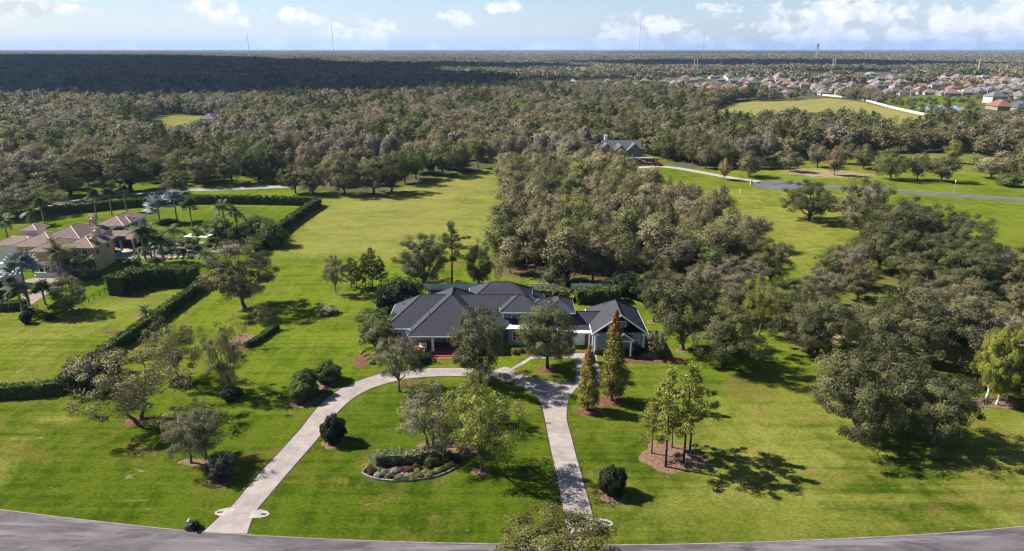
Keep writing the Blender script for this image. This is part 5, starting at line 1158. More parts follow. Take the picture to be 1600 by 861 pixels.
T('oak_tree', 'dark dense oak directly behind the left roof of the grey house', 'tree', 'oak', 'oak_leaf', 663, 448, 366, 98, variant=1, bark='bark_dark')
T('pine_tree', 'tall dark pine right of the dense oak behind the grey house', 'tree', 'pine', 'pine_leaf', 706, 444, 346, 62, bark='bark_dark')
T('oak_tree', 'small dark oak behind the middle roofs of the grey house', 'tree', 'oak', 'oak_leaf', 748, 448, 380, 56, variant=2, bark='bark_dark')
T('bare_tree', 'thin bare tree at the left foot of the copse', 'tree', 'twiggy', 'moss_leaf', 778, 442, 392, 34)
T('oak_tree', 'grey fine-leaved tree in front of the porch, left side', 'tree', 'vase', 'moss_leaf', 624, 612, 520, 96, variant=0, col=(.85, .88, .85))
T('oak_tree', 'large dark oak hiding the middle of the grey house', 'tree', 'oak', 'oak_leaf', 751, 598, 482, 112, variant=1, bark='bark_dark')
T('oak_tree', 'neat round-headed tree on the small grass island by the garage', 'tree', 'round', 'green_leaf', 855, 576, 474, 110, col=(1.15, 1.1, 1.3), bark='bark_dark')
T('sycamore_tree', 'yellow-green broad-leaved tree on the big lawn inside the driveway loop', 'tree', 'open', 'bright_leaf', 753, 737, 590, 140, variant=0)
T('sycamore_tree', 'light green tree behind the yellow-green one inside the driveway loop', 'tree', 'open', 'bright_leaf', 742, 660, 572, 66, variant=2)
T('oak_tree', 'grey sparse oak rising from the mulch behind the flower bed', 'tree', 'open', 'moss_leaf', 672, 701, 598, 130, variant=1)
T('cypress_tree', 'tall columnar cypress with orange tip beside the garage wing', 'tree', 'spire', 'cypress_leaf', 956, 627, 483, 50, variant=0)
T('cypress_tree', 'shorter columnar cypress with orange tip, left of the tall one', 'tree', 'spire', 'cypress_leaf', 918, 642, 538, 42, variant=1)
T('pine_tree', 'yellow-green pine with bare dark trunk, front one on the mulch disc', 'tree', 'pine', 'yellowpine_leaf', 1040, 730, 574, 84, variant=0, bark='bark_dark')
T('pine_tree', 'yellow-green pine with bare dark trunk, right one on the mulch disc', 'tree', 'pine', 'yellowpine_leaf', 1068, 723, 568, 78, variant=1, bark='bark_dark')
T('pine_tree', 'yellow-green pine, rear one on the mulch disc', 'tree', 'pine', 'yellowpine_leaf', 1078, 703, 570, 72, variant=2, bark='bark_dark')
T('pine_tree', 'short pale-trunked yellow-green sapling at the left of the mulch disc', 'tree', 'pine', 'yellowpine_leaf', 1018, 709, 622, 60, variant=1, bark='bark')
T('pine_tree', 'leaning yellow-green sapling behind the front pine on the mulch disc', 'tree', 'pine', 'yellowpine_leaf', 1050, 700, 626, 56, variant=2, bark='bark')
T('oak_tree', 'oak top rising from the bottom edge over the road', 'tree', 'round', 'oak_leaf', 872, 918, 826, 245, variant=0, col=(1.3, 1.25, .8))
T('oak_tree', 'slim tall oak right behind the garage roof', 'tree', 'oak', 'oak_leaf', 1021, 503, 412, 62, variant=0)
T('oak_tree', 'broad grey-green oak right of the garage wing', 'tree', 'oak', 'oak_leaf', 1066, 547, 418, 122, variant=1)
T('oak_tree', 'dark low oak on the right lawn casting a wide shadow', 'tree', 'oak', 'oak_leaf', 1130, 576, 474, 116, variant=2, bark='bark_dark')
T('young_tree', 'small grey tree against the right wall of the garage wing', 'tree', 'vase', 'moss_leaf', 1024, 561, 514, 34, variant=1)
T('oak_tree', 'yellow-leaved slender tree at the edge of the right woods', 'tree', 'open', 'bright_leaf', 1186, 524, 424, 58, variant=0)
T('oak_tree', 'huge many-limbed oak spreading low over the right lawn', 'tree', 'bigoak', 'oak_leaf', 1348, 676, 536, 190, variant=1)
T('oak_tree', 'low companion of the huge oak on its right side', 'tree', 'oak', 'oak_leaf', 1456, 690, 572, 136, variant=0)
T('oak_tree', 'several-trunked oak in front of the sandy hollow in the right woods', 'tree', 'bigoak', 'oak_leaf', 1267, 556, 446, 126, variant=1, bark='bark_dark')
T('oak_tree', 'very wide dark oak behind the huge oak on the right lawn', 'tree', 'bigoak', 'oak_leaf', 1412, 570, 446, 190, variant=0)
T('oak_tree', 'grey mossy oak between the wide dark oak and the birches', 'tree', 'oak', 'moss_leaf', 1500, 570, 450, 120, variant=2)
for i, (u, v_, w_) in enumerate([(1541, 624, 58), (1557, 633, 54), (1571, 627, 60)]):
    T('birch_tree', ['yellow-green birch with white trunk, left of the clump of three at the right edge', 'yellow-green birch with white trunk, front one of the clump of three', 'yellow-green birch with white trunk, right of the clump of three at the right edge'][i], 'tree', 'oak', 'bright_leaf', u, v_, 500 + 8 * i, w_ + 10, bark='bark_pale', variant=i, col=(1.0, .95, .9), group='birch clump at the right edge')
T('oak_tree', 'dark oak cut off by the right edge beside the birches', 'tree', 'oak', 'oak_leaf', 1612, 640, 520, 90)
T('oak_tree', 'dark oak standing alone in front of the side street', 'tree', 'oak', 'oak_leaf', 1264, 345, 280, 94, bark='bark_dark', variant=0)
T('oak_tree', 'pale mossy oak right of the lone dark oak by the side street', 'tree', 'oak', 'moss_leaf', 1345, 372, 276, 96, variant=1)
for i, (u, v_, vt, w_) in enumerate([(1395, 400, 300, 110), (1450, 405, 318, 105), (1372, 425, 340, 90), (1492, 420, 330, 95), (1432, 440, 360, 110), (1520, 438, 370, 80)]):
    T('oak_tree', ['dark oak at the top left of the grove below the side street', 'dark oak at the top right of the grove below the side street', 'dark oak on the left flank of the grove below the side street', 'mossy oak on the right flank of the grove below the side street', 'dark oak at the front middle of the grove below the side street', 'oak at the lower right tip of the grove below the side street'][i], 'tree', 'oak', 'oak_leaf', u, v_, vt, w_, variant=i)
# trees on the grass beyond the side street
SAV = [(1131, 281, 247, 24, 'moss_leaf', 'small pinkish round tree beside the far drive', (1.3, 1.0, .9)), (1170, 276, 236, 46, 'midoak_leaf', 'dark oak above the turning circle', None), (1234, 268, 232, 34, 'midoak_leaf', 'small dark oak left of the sandy patch', None),
       (1277, 261, 222, 40, 'midoak_leaf', 'dark oak behind the left end of the sandy patch', None), (1303, 274, 228, 30, 'moss_leaf', 'rusty-leaved tree on the sandy patch', (1.25, .95, .8)), (1349, 264, 224, 44, 'midoak_leaf', 'dark oak behind the right end of the sandy patch', None),
       (1391, 281, 228, 58, 'green_leaf', 'green oak above the street, left of the dark twin oaks', None), (1433, 281, 236, 36, 'midoak_leaf', 'left one of the dark twin oaks above the street', None), (1470, 284, 238, 52, 'midoak_leaf', 'right one of the dark twin oaks above the street', None),
       (1487, 255, 218, 28, 'bright_leaf', 'yellow tree behind the dark twin oaks', None), (1548, 280, 234, 66, 'moss_leaf', 'wide grey shrub-like tree right of the lamp on the street', None), (1600, 288, 224, 60, 'midoak_leaf', 'dark oak at the right edge above the street', None), (1320, 256, 220, 40, 'midoak_leaf', 'oak behind the rusty-leaved tree', None)]
for (u, v_, vt, w_, lf, lab, cl) in SAV: T('oak_tree', lab, 'tree', 'oakM', lf, u, v_, vt, w_, col=cl)
# left side, beyond the back lane
LFT = [(205, 300, 218, 130, 'midoak_leaf', 'huge spreading oak beyond the back lane, above the three tall palms'), (110, 306, 238, 110, 'midoak_leaf', 'dark oak beyond the lane, left of the huge spreading one'), (45, 338, 290, 95, 'midoak_leaf', 'dark oak at the left edge below the back lane'), (276, 310, 262, 52, 'midoak_leaf', 'leaning oak between lane and hedge above the silver palms'),
       (320, 290, 240, 60, 'moss_leaf', 'brownish round oak beyond the lane'), (362, 286, 226, 62, 'midoak_leaf', 'tall oak beyond the lane right of the brownish one'), (405, 284, 224, 56, 'pine_leaf', 'dark tall tree beyond the right end of the lane'), (428, 286, 230, 44, 'pine_leaf', 'dark slim tree at the right end of the lane'), (12, 326, 262, 90, 'midoak_leaf', 'dark oak cut off by the left edge')]
for (u, v_, vt, w_, lf, lab) in LFT: T('oak_tree', lab, 'tree', 'oak', lf, u, v_, vt, w_, bark='bark_dark')
for i, (u, v_, vt, w_) in enumerate([(462, 302, 252, 44), (490, 304, 258, 56), (538, 304, 246, 62), (584, 303, 240, 70), (612, 300, 238, 56)]):
    T('oak_tree', 'dark oak number %s from the left in the row shading the top of the hayfield' % ['one', 'two', 'three', 'four', 'five'][i], 'tree', 'oak', 'midoak_leaf', u, v_, vt, w_, bark='bark_dark')
# clipped bushes
def bush(lab, u, v_, vt, w_, leaf='holly_leaf', kind='bush', ring=None, name='clipped_bush', **kw):
    x, y = P(u, v_); wid = w_ * depth(y, 1.0) / FPX; y += wid * 0.36; x = XA(u, y, 1.0)
    return plant(name, lab, 'bush', kind, x, y, max(0.5, ztop(y + wid * 0.12, vt)), wid, leaf, parts=('stems', 'foliage'), **kw)
bush('dark egg-shaped clipped bush inside the driveway loop, left side', 521, 697, 649, 38); bush('dark egg-shaped clipped bush right of the lower right driveway', 958, 780, 729, 42)
bush('dark rounded bush, upper right of the driveway trio', 511, 602, 566, 40, 'hedge_leaf'); bush('dark rounded bush, middle of the driveway trio', 478, 622, 577, 38, 'hedge_leaf'); bush('dark rounded bush, lower left of the driveway trio', 471, 632, 596, 36, 'hedge_leaf')
bush('dark purplish bush beside the lower left driveway', 347, 755, 711, 44, 'plum_leaf', 'loosebush')
bush('round shrub at the foot of the open tree by the diagonal hedge', 283, 606, 588, 28, 'plum_leaf', 'loosebush'); bush('broad clipped shrub ring at the foot of the small grey tree', 361, 627, 606, 32, 'holly_leaf')
bush('dark sprawling shrub mass growing into the diagonal hedge', 140, 617, 558, 62, 'plum_leaf', 'loosebush'); bush('dark shrub in the diagonal hedge above the sprawling one', 172, 592, 545, 40, 'plum_leaf', 'loosebush')
bush('pale white-flowering shrub alone on the left lawn', 511, 493, 477, 28, 'silverbush_leaf', 'loosebush', name='flowering_shrub', col=(1.5, 1.4, 1.4))
bush('tall dark shrub at the back left corner of the grey house', 628, 488, 436, 62, 'holly_leaf', 'loosebush'); bush('dark shrub behind the left eave of the grey house', 600, 492, 448, 26, 'holly_leaf', 'loosebush')
bush('large green shrub at the left end of the grey house', 584, 515, 484, 48, 'hedge_leaf', 'loosebush'); bush('grey-green shrub below the large green one at the left end of the house', 592, 546, 500, 54, 'green_leaf', 'loosebush', col=(.7, .7, .8)); bush('conical shrub against the left eave of the grey house', 617, 528, 490, 28, 'hedge_leaf', 'bush')
bush('low dark shrub below the left porch window', 650, 570, 548, 40, 'holly_leaf', 'loosebush'); bush('dark shrub in front of the garage gable, right of the little porch', 993, 553, 526, 16, 'hedge_leaf', 'bush'); bush('low dark shrub row right of the porch door', 1000, 556, 541, 24, 'holly_leaf', 'loosebush')
bush('dark shrub left of the little garage porch', 968, 556, 540, 22, 'holly_leaf', 'loosebush'); bush('dark tall shrub between pine and white fence behind the garage', 975, 465, 428, 50, 'holly_leaf', 'loosebush'); bush('dark shrub behind the tall one near the white fence', 1000, 470, 440, 40, 'holly_leaf', 'loosebush')
bush('dark shrub behind the left of the white fence', 640, 466, 446, 32, 'holly_leaf', 'loosebush'); bush('tree-like dark shrub behind the short white fence', 868, 452, 414, 46, 'oak_leaf', 'loosebush'); bush('green shrub right of the short white fence', 908, 450, 436, 34, 'green_leaf', 'loosebush')
bush('shrub by the mailbox at the road edge', 303, 829, 815, 16, 'holly_leaf', 'loosebush'); bush('small shrub left of the mailbox post', 291, 829, 819, 10, 'green_leaf', 'loosebush')
bush('dark shrub with yellow patches on the grass at the far right', 1576, 293, 272, 30, 'green_leaf', 'loosebush'); bush('small dark conifer shrub on the villa lawn', 40, 507, 487, 15, 'holly_leaf', 'bush'); bush('low dark shrub on the villa lawn right of the conifer shrub', 76, 502, 491, 14, 'holly_leaf', 'loosebush')
T('oak_tree', 'round grey-green tree on the mulch in front of the villa', 'tree', 'round', 'moss_leaf', 113, 489, 428, 58, col=(.8, .8, .75))
for i, (u, v_, vt, w_) in enumerate([(345, 372, 342, 34), (330, 362, 345, 26), (400, 362, 338, 34), (412, 380, 345, 44), (428, 388, 352, 36), (385, 370, 346, 30), (362, 380, 356, 26), (240, 350, 345, 30), (262, 350, 342, 26)]):
    bush('glossy tropical shrub in the planting around the villa terrace', u, v_, vt, w_, 'hedge_leaf', 'loosebush', name='tropical_shrub', group='tropical shrubs around the villa terrace')
for i, (u, v_, vt, w_) in enumerate([(205, 412, 404, 16), (240, 410, 402, 20), (255, 398, 388, 22), (290, 384, 370, 26), (300, 404, 396, 18), (270, 398, 386, 18), (283, 400, 388, 16), (262, 386, 374, 18), (310, 394, 384, 18), (325, 390, 378, 20), (296, 390, 381, 14), (222, 398, 386, 16), (335, 384, 372, 20), (88, 447, 440, 16), (130, 438, 425, 18), (148, 436, 424, 16)]):
    bush('low green shrub in the beds beside the villa walls and terrace', u, v_, vt, w_, 'green_leaf', 'loosebush', name='garden_shrub', group='low shrubs of the villa beds')

# ------------------------------------------------------------------ palms of the villa garden
PG = 'feather palms of the villa garden'
for (u, v_, vt, kd, lab, sz) in [(152, 343, 303, 'fan', 'slim fan palm, left of the three tall ones behind the villa roofs', 1.3), (175, 336, 300, 'fan', 'slim fan palm, middle of the three tall ones behind the villa roofs', 1.3), (198, 330, 293, 'fan', 'slim fan palm, right of the three tall ones behind the villa roofs', 1.3),
                                 (250, 348, 316, 'silver', 'silver-blue fan palm behind the terrace, left of the pair', 1.8), (277, 346, 309, 'silver', 'silver-blue fan palm behind the terrace, right of the pair', 1.8), (302, 364, 318, 'fan', 'dark fan palm right of the silver pair', 1.5),
                                 (354, 372, 318, 'feather', 'tall feather palm right of the terrace, left of two', 1.25), (373, 374, 324, 'feather', 'tall feather palm right of the terrace, right of two', 1.25), (228, 409, 353, 'feather', 'tall feather palm in front of the lanai, left', 1.3),
                                 (238, 408, 352, 'feather', 'tall feather palm in front of the lanai, right', 1.25), (257, 412, 368, 'feather', 'dark feather palm on the terrace edge by the loungers', 1.3), (275, 394, 355, 'feather', 'bushy feather palm in the middle of the terrace', 1.3), (220, 414, 392, 'feather', 'short bushy palm by the pool corner', 0.9),
                                 (72, 362, 316, 'fan', 'fan palm behind the left villa tower', 1.4), (55, 352, 325, 'feather', 'feather palm left of the villa tower palms', 1.3), (12, 372, 338, 'feather', 'feather palm near the left edge behind the villa', 1.3), (100, 436, 383, 'feather', 'bright feather palm in front of the villa porch', 1.5),
                                 (112, 432, 404, 'feather', 'smaller bright palm right of the porch palm', 0.85), (140, 430, 402, 'feather', 'leaning feather palm at the right corner of the villa', 0.85), (48, 486, 413, 'silver', 'silver-blue palm with dark trunk by the forecourt', 1.9), (36, 489, 444, 'feather', 'bright green palm at the front hedge of the forecourt', 1.2),
                                 (71, 476, 448, 'fan', 'low dark fan palm on the forecourt edge', 1.3), (323, 414, 390, 'feather', 'small palm right of the tall clipped hedge', 1.1), (340, 376, 352, 'feather', 'feather palm beside the white canopy', 1.1), (310, 382, 358, 'feather', 'small palm in front of the white canopy', 1.0),
                                 (229, 497, 480, 'feather', 'tiny young palm in the dry bed on the villa lawn', 0.7), (45, 490, 478, 'feather', 'tiny palm beside the forecourt hedge', 0.6), (1572, 272, 264, 'feather', 'pale palm behind the yellow-patched shrub at the far right', 1.4), (1208, 262, 240, 'feather', 'pale palm at the left end of the sandy ground', 1.8)]:
    palm_px('palm_tree', lab, u, v_, vt, kind=kd, size=sz * 1.15, nf=22)

# ------------------------------------------------------------------ woods tree by tree
rw = np.random.RandomState(8)
def scatter_pts(poly, sp, bounds, seed, extra=None):
    r = np.random.RandomState(seed); x0, x1, y0, y1 = bounds
    gx_, gy_ = np.meshgrid(np.arange(x0, x1, sp), np.arange(y0, y1, sp * 0.87)); gx_ = gx_ + (np.arange(gx_.shape[0]) % 2)[:, None] * sp / 2
    X = gx_.ravel() + r.uniform(-.36, .36, gx_.size) * sp; Y = gy_.ravel() + r.uniform(-.36, .36, gx_.size) * sp
    k = sdf(poly, X, Y) < 0 if poly is not None else np.ones(X.shape, bool)
    return X[k], Y[k]
X, Y = scatter_pts(COPSE, 8.3, (-30, 130, 150, 340), 3)
NAMED = [(o.location.x, o.location.y) for o in bpy.data.objects if o.name.startswith(('oak_tree', 'birch', 'pine_tree', 'bare_tree', 'young'))]
order = np.argsort(Y)
def copse_place(x, y):
    u = 800 + x / depth(y) * FPX; col_ = 'left flank' if u < 870 else ('middle' if u < 1010 else 'right flank')
    return ('front of the ' if y < 205 else 'rear of the ' if y > 250 else 'heart of the ') + col_
def rear_place(x, y):
    u = 800 + x / depth(y) * FPX
    for lim, s_ in ((150, 'at the far left beyond the back lane'), (450, 'beyond the back lane'), (640, 'behind the top of the hayfield'), (800, 'at the upper right corner of the hayfield'), (940, 'left of the far gabled house'), (1100, 'right of the far gabled house'), (1350, 'behind the sandy patch')):
        if u < lim: return s_
    return 'at the far right above the side street'
def wood_place(x, y):
    u = 800 + x / depth(y) * FPX; return ('left' if u < 1180 else 'middle' if u < 1400 else 'right') + (' front' if y < 150 else ' back')
for i in order:
    if min((X[i] - a) ** 2 + (Y[i] - b) ** 2 for a, b in NAMED) < 9: continue
    k = rw.uniform(); hgt = rw.uniform(9.5, 14.5); lf = 'copse_leaf' if k < 0.6 else ('green_leaf' if k < 0.78 else ('midoak_leaf' if k < 0.93 else 'bright_leaf'))
    pl = copse_place(X[i], Y[i]); ad = {'copse_leaf': 'grey-olive mossy tree', 'green_leaf': 'green-crowned tree', 'midoak_leaf': 'dark oak', 'bright_leaf': 'yellow-green tree'}[lf]
    plant('copse_tree', '%s in the %s of the copse' % (ad, pl), 'tree', 'oakM' if rw.uniform() < 0.65 else 'tallM', X[i], Y[i], hgt, hgt * rw.uniform(0.72, 0.98), lf, group='%ss, %s of the copse' % (ad, pl), variant=rw.randint(5))
X, Y = scatter_pts(RWOODS, 13.5, (20, 220, 115, 270), 5)
for i in np.argsort(Y):
    if min((X[i] - a) ** 2 + (Y[i] - b) ** 2 for a, b in NAMED) < 20: continue
    if sdf(PL((1235, 545), (1240, 505), (1345, 505), (1345, 540)), X[i:i + 1], Y[i:i + 1])[0] < 0: continue
    k = rw.uniform(); hgt = rw.uniform(8.0, 12.0); lf = 'midoak_leaf' if k < 0.6 else ('green_leaf' if k < 0.78 else ('grey_leaf' if k < 0.9 else 'bright_leaf'))
    pl = wood_place(X[i], Y[i]); ad = {'midoak_leaf': 'dark oak', 'green_leaf': 'green-crowned tree', 'grey_leaf': 'grey mossy tree', 'bright_leaf': 'yellow-green tree'}[lf]
    plant('woodland_tree', '%s in the %s of the woods on the right' % (ad, pl), 'tree', 'oak' if Y[i] < 165 else 'oakM', X[i], Y[i], hgt, hgt * rw.uniform(0.9, 1.3), lf,
          group='%ss, %s of the right woods' % (ad, pl), variant=rw.randint(5), bark='bark' if k > 0.3 else 'bark_dark')

for i, (u, v_, h_) in enumerate([(936, 262, 12), (952, 264, 11), (968, 266, 10.5), (984, 271, 9)]):
    x, y = P(u, v_); plant('copse_tree', ['leftmost', 'second', 'third', 'rightmost'][i] + ' olive tree right in front of the far gabled house', 'tree', 'oakM', x, y, h_, h_ * .95, 'copse_leaf', group='trees in front of the far gabled house', variant=i)

# forest beyond: the nearest rows one by one, the mass behind as one object each
def free(X, Y, pad=0.0):
    k = (sdf(REAR, X, Y) < -1) & (sdf(YFIELD, X, Y) > 5) & (sdf(MEADOW, X, Y) > 5) & (sdf(BANK, X, Y) > 2) & (sdf(SAVANNA, X, Y) > 0)
    for q_ in CLEAR: k &= sdf(q_, X, Y) > 0
    for (a, b, r_) in HPOS + [(Xf, Yf, 15.0), (xr, yr, 10.0)]: k &= (X - a) ** 2 + (Y - b) ** 2 > r_ * r_
    for q_ in (c1, c3): k &= np.min((X[:, None] - q_[None, :, 0]) ** 2 + (Y[:, None] - q_[None, :, 1]) ** 2, axis=1) > 25
    # keep the front gardens of the estate houses in sight
    for (a, b, r_) in HPOS: k &= ~((np.abs(X - a) < 9) & (Y < b) & (Y > b - 24))
    return k
X, Y = scatter_pts(None, 8.8, (-960, 960, 230, 1150), 13)
k = (np.abs(X) < 0.78 * Y + 40) & free(X, Y)
k &= np.array([min((a - p_) ** 2 + (b - q_) ** 2 for p_, q_ in NAMED) > 30 if b < 420 else True for a, b in zip(X, Y)])
sub = sdf(SUBURB, X, Y) < 0; rr_ = np.random.RandomState(3).uniform(size=X.shape)
k &= ~(sub & (rr_ < 0.5))
thin = (np.abs(X + 150) < 140) & (Y < 420); k &= ~(thin & (rr_ < 0.48))
X, Y, sub = X[k], Y[k], sub[k]; o_ = np.argsort(Y); X, Y, sub = X[o_], Y[o_], sub[o_]
NEAR_N = 170
vis = np.abs(X) < 0.76 * Y; ids = np.where(vis)[0][:NEAR_N]; rest = np.setdiff1d(np.arange(len(X)), ids)
# patches of grey mossy, green and piny wood
pat = wob(X, Y, 160, 31); pat2 = wob(X, Y, 90, 32)
def fkind(i):
    if pat2[i] > 0.75: return 'pine_leaf', 'pineM'
    if pat[i] > 0.25: return 'grey_leaf', 'tallM'
    if pat[i] < -0.5: return 'green_leaf', 'oakM'
    if X[i] > 60 and rw.uniform() < 0.6: return 'midoak_leaf', 'oakM'
    return 'forest_leaf', 'oakM' if rw.uniform() < 0.5 else 'tallM'
for i in ids:
    lf, kd = fkind(i); hgt = rw.uniform(11, 17) * (1.15 if kd == 'pineM' else 1)
    pl = rear_place(X[i], Y[i]); ad = {'grey_leaf': 'grey moss-hung tree', 'green_leaf': 'green-crowned tree', 'forest_leaf': 'olive-brown tree', 'pine_leaf': 'tall dark pine', 'midoak_leaf': 'dark oak'}[lf]
    plant('forest_tree', '%s in the forest front %s' % (ad, pl), 'tree', kd, X[i], Y[i], hgt,
          hgt * (rw.uniform(0.75, 1.1) if kd == 'oakM' else rw.uniform(0.55, 0.75) if kd == 'tallM' else 0.5), lf, group='%ss of the forest front %s' % (ad, pl), variant=rw.randint(5))

# ------------------------------------------------------------------ forest mass (too many to count): geometry-node instances
def scatter_object(name, label, pts, scl, rz, idx, sources, cat='forest'):
    coll = bpy.data.collections.new(name + '_sources')
    for i, me in enumerate(sources): coll.objects.link(bpy.data.objects.new('%s_source_%02d' % (name, i), me))
    me = bpy.data.meshes.new(name); me.vertices.add(len(pts)); me.vertices.foreach_set('co', np.asarray(pts, np.float32).ravel())
    a = me.attributes.new('scl', 'FLOAT_VECTOR', 'POINT'); a.data.foreach_set('vector', np.asarray(scl, np.float32).ravel())
    rot = np.zeros((len(pts), 3), np.float32); rot[:, 2] = rz
    a = me.attributes.new('rot', 'FLOAT_VECTOR', 'POINT'); a.data.foreach_set('vector', rot.ravel())
    a = me.attributes.new('idx', 'INT', 'POINT'); a.data.foreach_set('value', np.asarray(idx, np.int32))
    o = link(name, me); ng = bpy.data.node_groups.new(name, 'GeometryNodeTree')
    ng.interface.new_socket('Geometry', in_out='INPUT', socket_type='NodeSocketGeometry'); ng.interface.new_socket('Geometry', in_out='OUTPUT', socket_type='NodeSocketGeometry')
    N = ng.nodes; gi = N.new('NodeGroupInput'); go = N.new('NodeGroupOutput'); ins = N.new('GeometryNodeInstanceOnPoints'); ci = N.new('GeometryNodeCollectionInfo')
    ci.inputs['Collection'].default_value = coll; ci.inputs['Separate Children'].default_value = True; ci.inputs['Reset Children'].default_value = True
    ins.inputs['Pick Instance'].default_value = True
    def na(nm, dt):
        n = N.new('GeometryNodeInputNamedAttribute'); n.data_type = dt; n.inputs['Name'].default_value = nm
        return [s for s in n.outputs if s.enabled and s.name == 'Attribute'][0]
    L = ng.links; L.new(gi.outputs[0], ins.inputs['Points']); L.new(ci.outputs[0], ins.inputs['Instance']); L.new(na('idx', 'INT'), ins.inputs['Instance Index'])
    L.new(na('scl', 'FLOAT_VECTOR'), ins.inputs['Scale']); L.new(na('rot', 'FLOAT_VECTOR'), ins.inputs['Rotation']); L.new(ins.outputs[0], go.inputs[0])
    md = o.modifiers.new('scatter', 'NODES'); md.node_group = ng
    return tag(o, label, cat, kind='stuff')
def simple_crown(seed, w, h, zc, n, ls, ncl, rng=None):
    r = np.random.RandomState(seed); c = nrm(r.normal(size=(ncl, 3))); c[:, 2] = np.abs(c[:, 2]) * 0.9 - 0.15
    rad = r.uniform(0.5, 0.85, (ncl, 1)); C = c * rad * (w / 2, w / 2, (h - zc)) + (0, 0, zc)
    cid = r.randint(0, ncl, n); d = nrm(r.normal(size=(n, 3))) * r.uniform(size=(n, 1)) ** 0.5 * w * 0.2
    V, F = cards(C[cid] + d, ls, r, 0.5, 0.6, out=nrm(d) * 0.45 + c[cid] * 0.75); tint = np.clip(0.5 * r.uniform(size=ncl)[cid] + 0.5 * r.uniform(size=n), 0, 1)
    return V, F, np.repeat(tint, 4), np.repeat(r.uniform(size=ncl)[cid], 4)
SRC = []
FM = ['forest_leaf', 'grey_leaf', 'green_leaf', 'midoak_leaf', 'pine_leaf']
FSRC = [make_tree(400 + i, nclus=46, nleaf=46, ls=0.33, cr=1.35 if i < 2 else 1.1, th=0.12, w=(10.5, 9.5, 7.4)[i], lob=0.2, rmin=0.5, trunk_r=0.2, sides=4, zc=0.46, droop=0.5, twig=False)[1] for i in range(3)]
PSRC = [make_pine(420 + i, h=13, w=5.5, bare=0.45, nb=18, nleaf=60, ls=0.42, tuft=0.95, trunk_r=0.12)[1] for i in range(3)]
for mi, ml in enumerate(FM):
    for s_ in range(3):
        me = (PSRC if ml == 'pine_leaf' else FSRC)[s_].copy(); me.materials[0] = MATS[ml]; SRC.append(me)
rf = np.random.RandomState(77); Xr, Yr = X[rest], Y[rest]; n = len(Xr); pr1, pr2 = pat[rest], pat2[rest]
mi = np.where(pr2 > 0.8, 4, np.where(pr1 > 0.25, 1, np.where(pr1 < -0.55, 2, np.where(rf.uniform(size=n) < 0.25, 3, 0))))
mi = np.where((Xr > 60) & (rf.uniform(size=n) < 0.6), 3, mi); mi = np.where(rf.uniform(size=n) < 0.25, rf.randint(0, 5, n), mi); mi = np.where(sub[rest] & (rf.uniform(size=n) < 0.6), 3, mi)
s_ = rf.uniform(1.0, 1.6, n) * np.where(sub[rest], 0.42, 1.0)
scatter_object('forest', 'grey-green forest of moss-hung trees filling the middle distance', np.stack([Xr, Yr, np.full(n, -0.4)], 1), np.stack([s_ * rf.uniform(.9, 1.2, n), s_ * rf.uniform(.9, 1.2, n), s_], 1), rf.uniform(0, 6.28, n), mi * 3 + rf.randint(0, 3, n), SRC)
TILES = []
for k in range(6):
    r = np.random.RandomState(300 + k); Vs, Fs, a1, a2 = [], [], [], []; off = 0
    for j in range(34):
        cx_, cyy = r.uniform(-23, 23, 2); ww = r.uniform(9, 14); hh = r.uniform(10, 17)
        V, F, t1, t2 = simple_crown(1000 + k * 50 + j, ww, hh, hh * 0.5, 34, 1.9, 9)
        V = V + (cx_, cyy, 0); Vs.append(V); Fs.append(F + off); off += len(V); a1.append(np.clip(t1 * 0.7 + r.uniform(-.1, .35), 0, 1)); a2.append(np.full(len(t2), r.uniform()))
    me = crown_mesh('woodland_tile', np.vstack(Vs), np.vstack(Fs), np.concatenate(a1), np.concatenate(a2)); me.materials[0] = MATS[['forest_leaf', 'forest_leaf', 'green_leaf', 'grey_leaf', 'midoak_leaf', 'forest_leaf'][k]]; TILES.append(me)
X2, Y2 = scatter_pts(None, 40.0, (-3100, 3100, 1150, 3900), 51); k = (np.abs(X2) < 0.8 * Y2 + 100) & free(X2, Y2)
k &= ~((sdf(SUBURB, X2, Y2) < 0) & (np.random.RandomState(1).uniform(size=X2.shape) < 0.9)); X2, Y2 = X2[k], Y2[k]
X3, Y3 = scatter_pts(None, 92.0, (-10500, 10500, 3900, 14000), 52); k = np.abs(X3) < 0.8 * Y3 + 100; X3, Y3 = X3[k], Y3[k]
XX, YY = np.r_[X2, X3], np.r_[Y2, Y3]; n = len(XX); sc2 = np.r_[rf.uniform(0.95, 1.25, len(X2)), rf.uniform(2.0, 2.5, len(X3))]
clear = wob(XX, YY, 700, 61) + 0.6 * wob(XX, YY, 300, 62) < 1.25; sz = np.where(np.arange(n) < len(X2), sc2 * rf.uniform(.8, 1.15, n), 1.3)
XX, YY, sc2, sz = XX[clear], YY[clear], sc2[clear], sz[clear]; n = len(XX)
scatter_object('distant_woodland', 'continuous dark woodland reaching to the horizon', np.stack([XX, YY, np.full(n, -0.5)], 1), np.stack([sc2, sc2, sz], 1), rf.uniform(0, 6.28, n), rf.randint(0, 6, n), TILES, 'woodland')

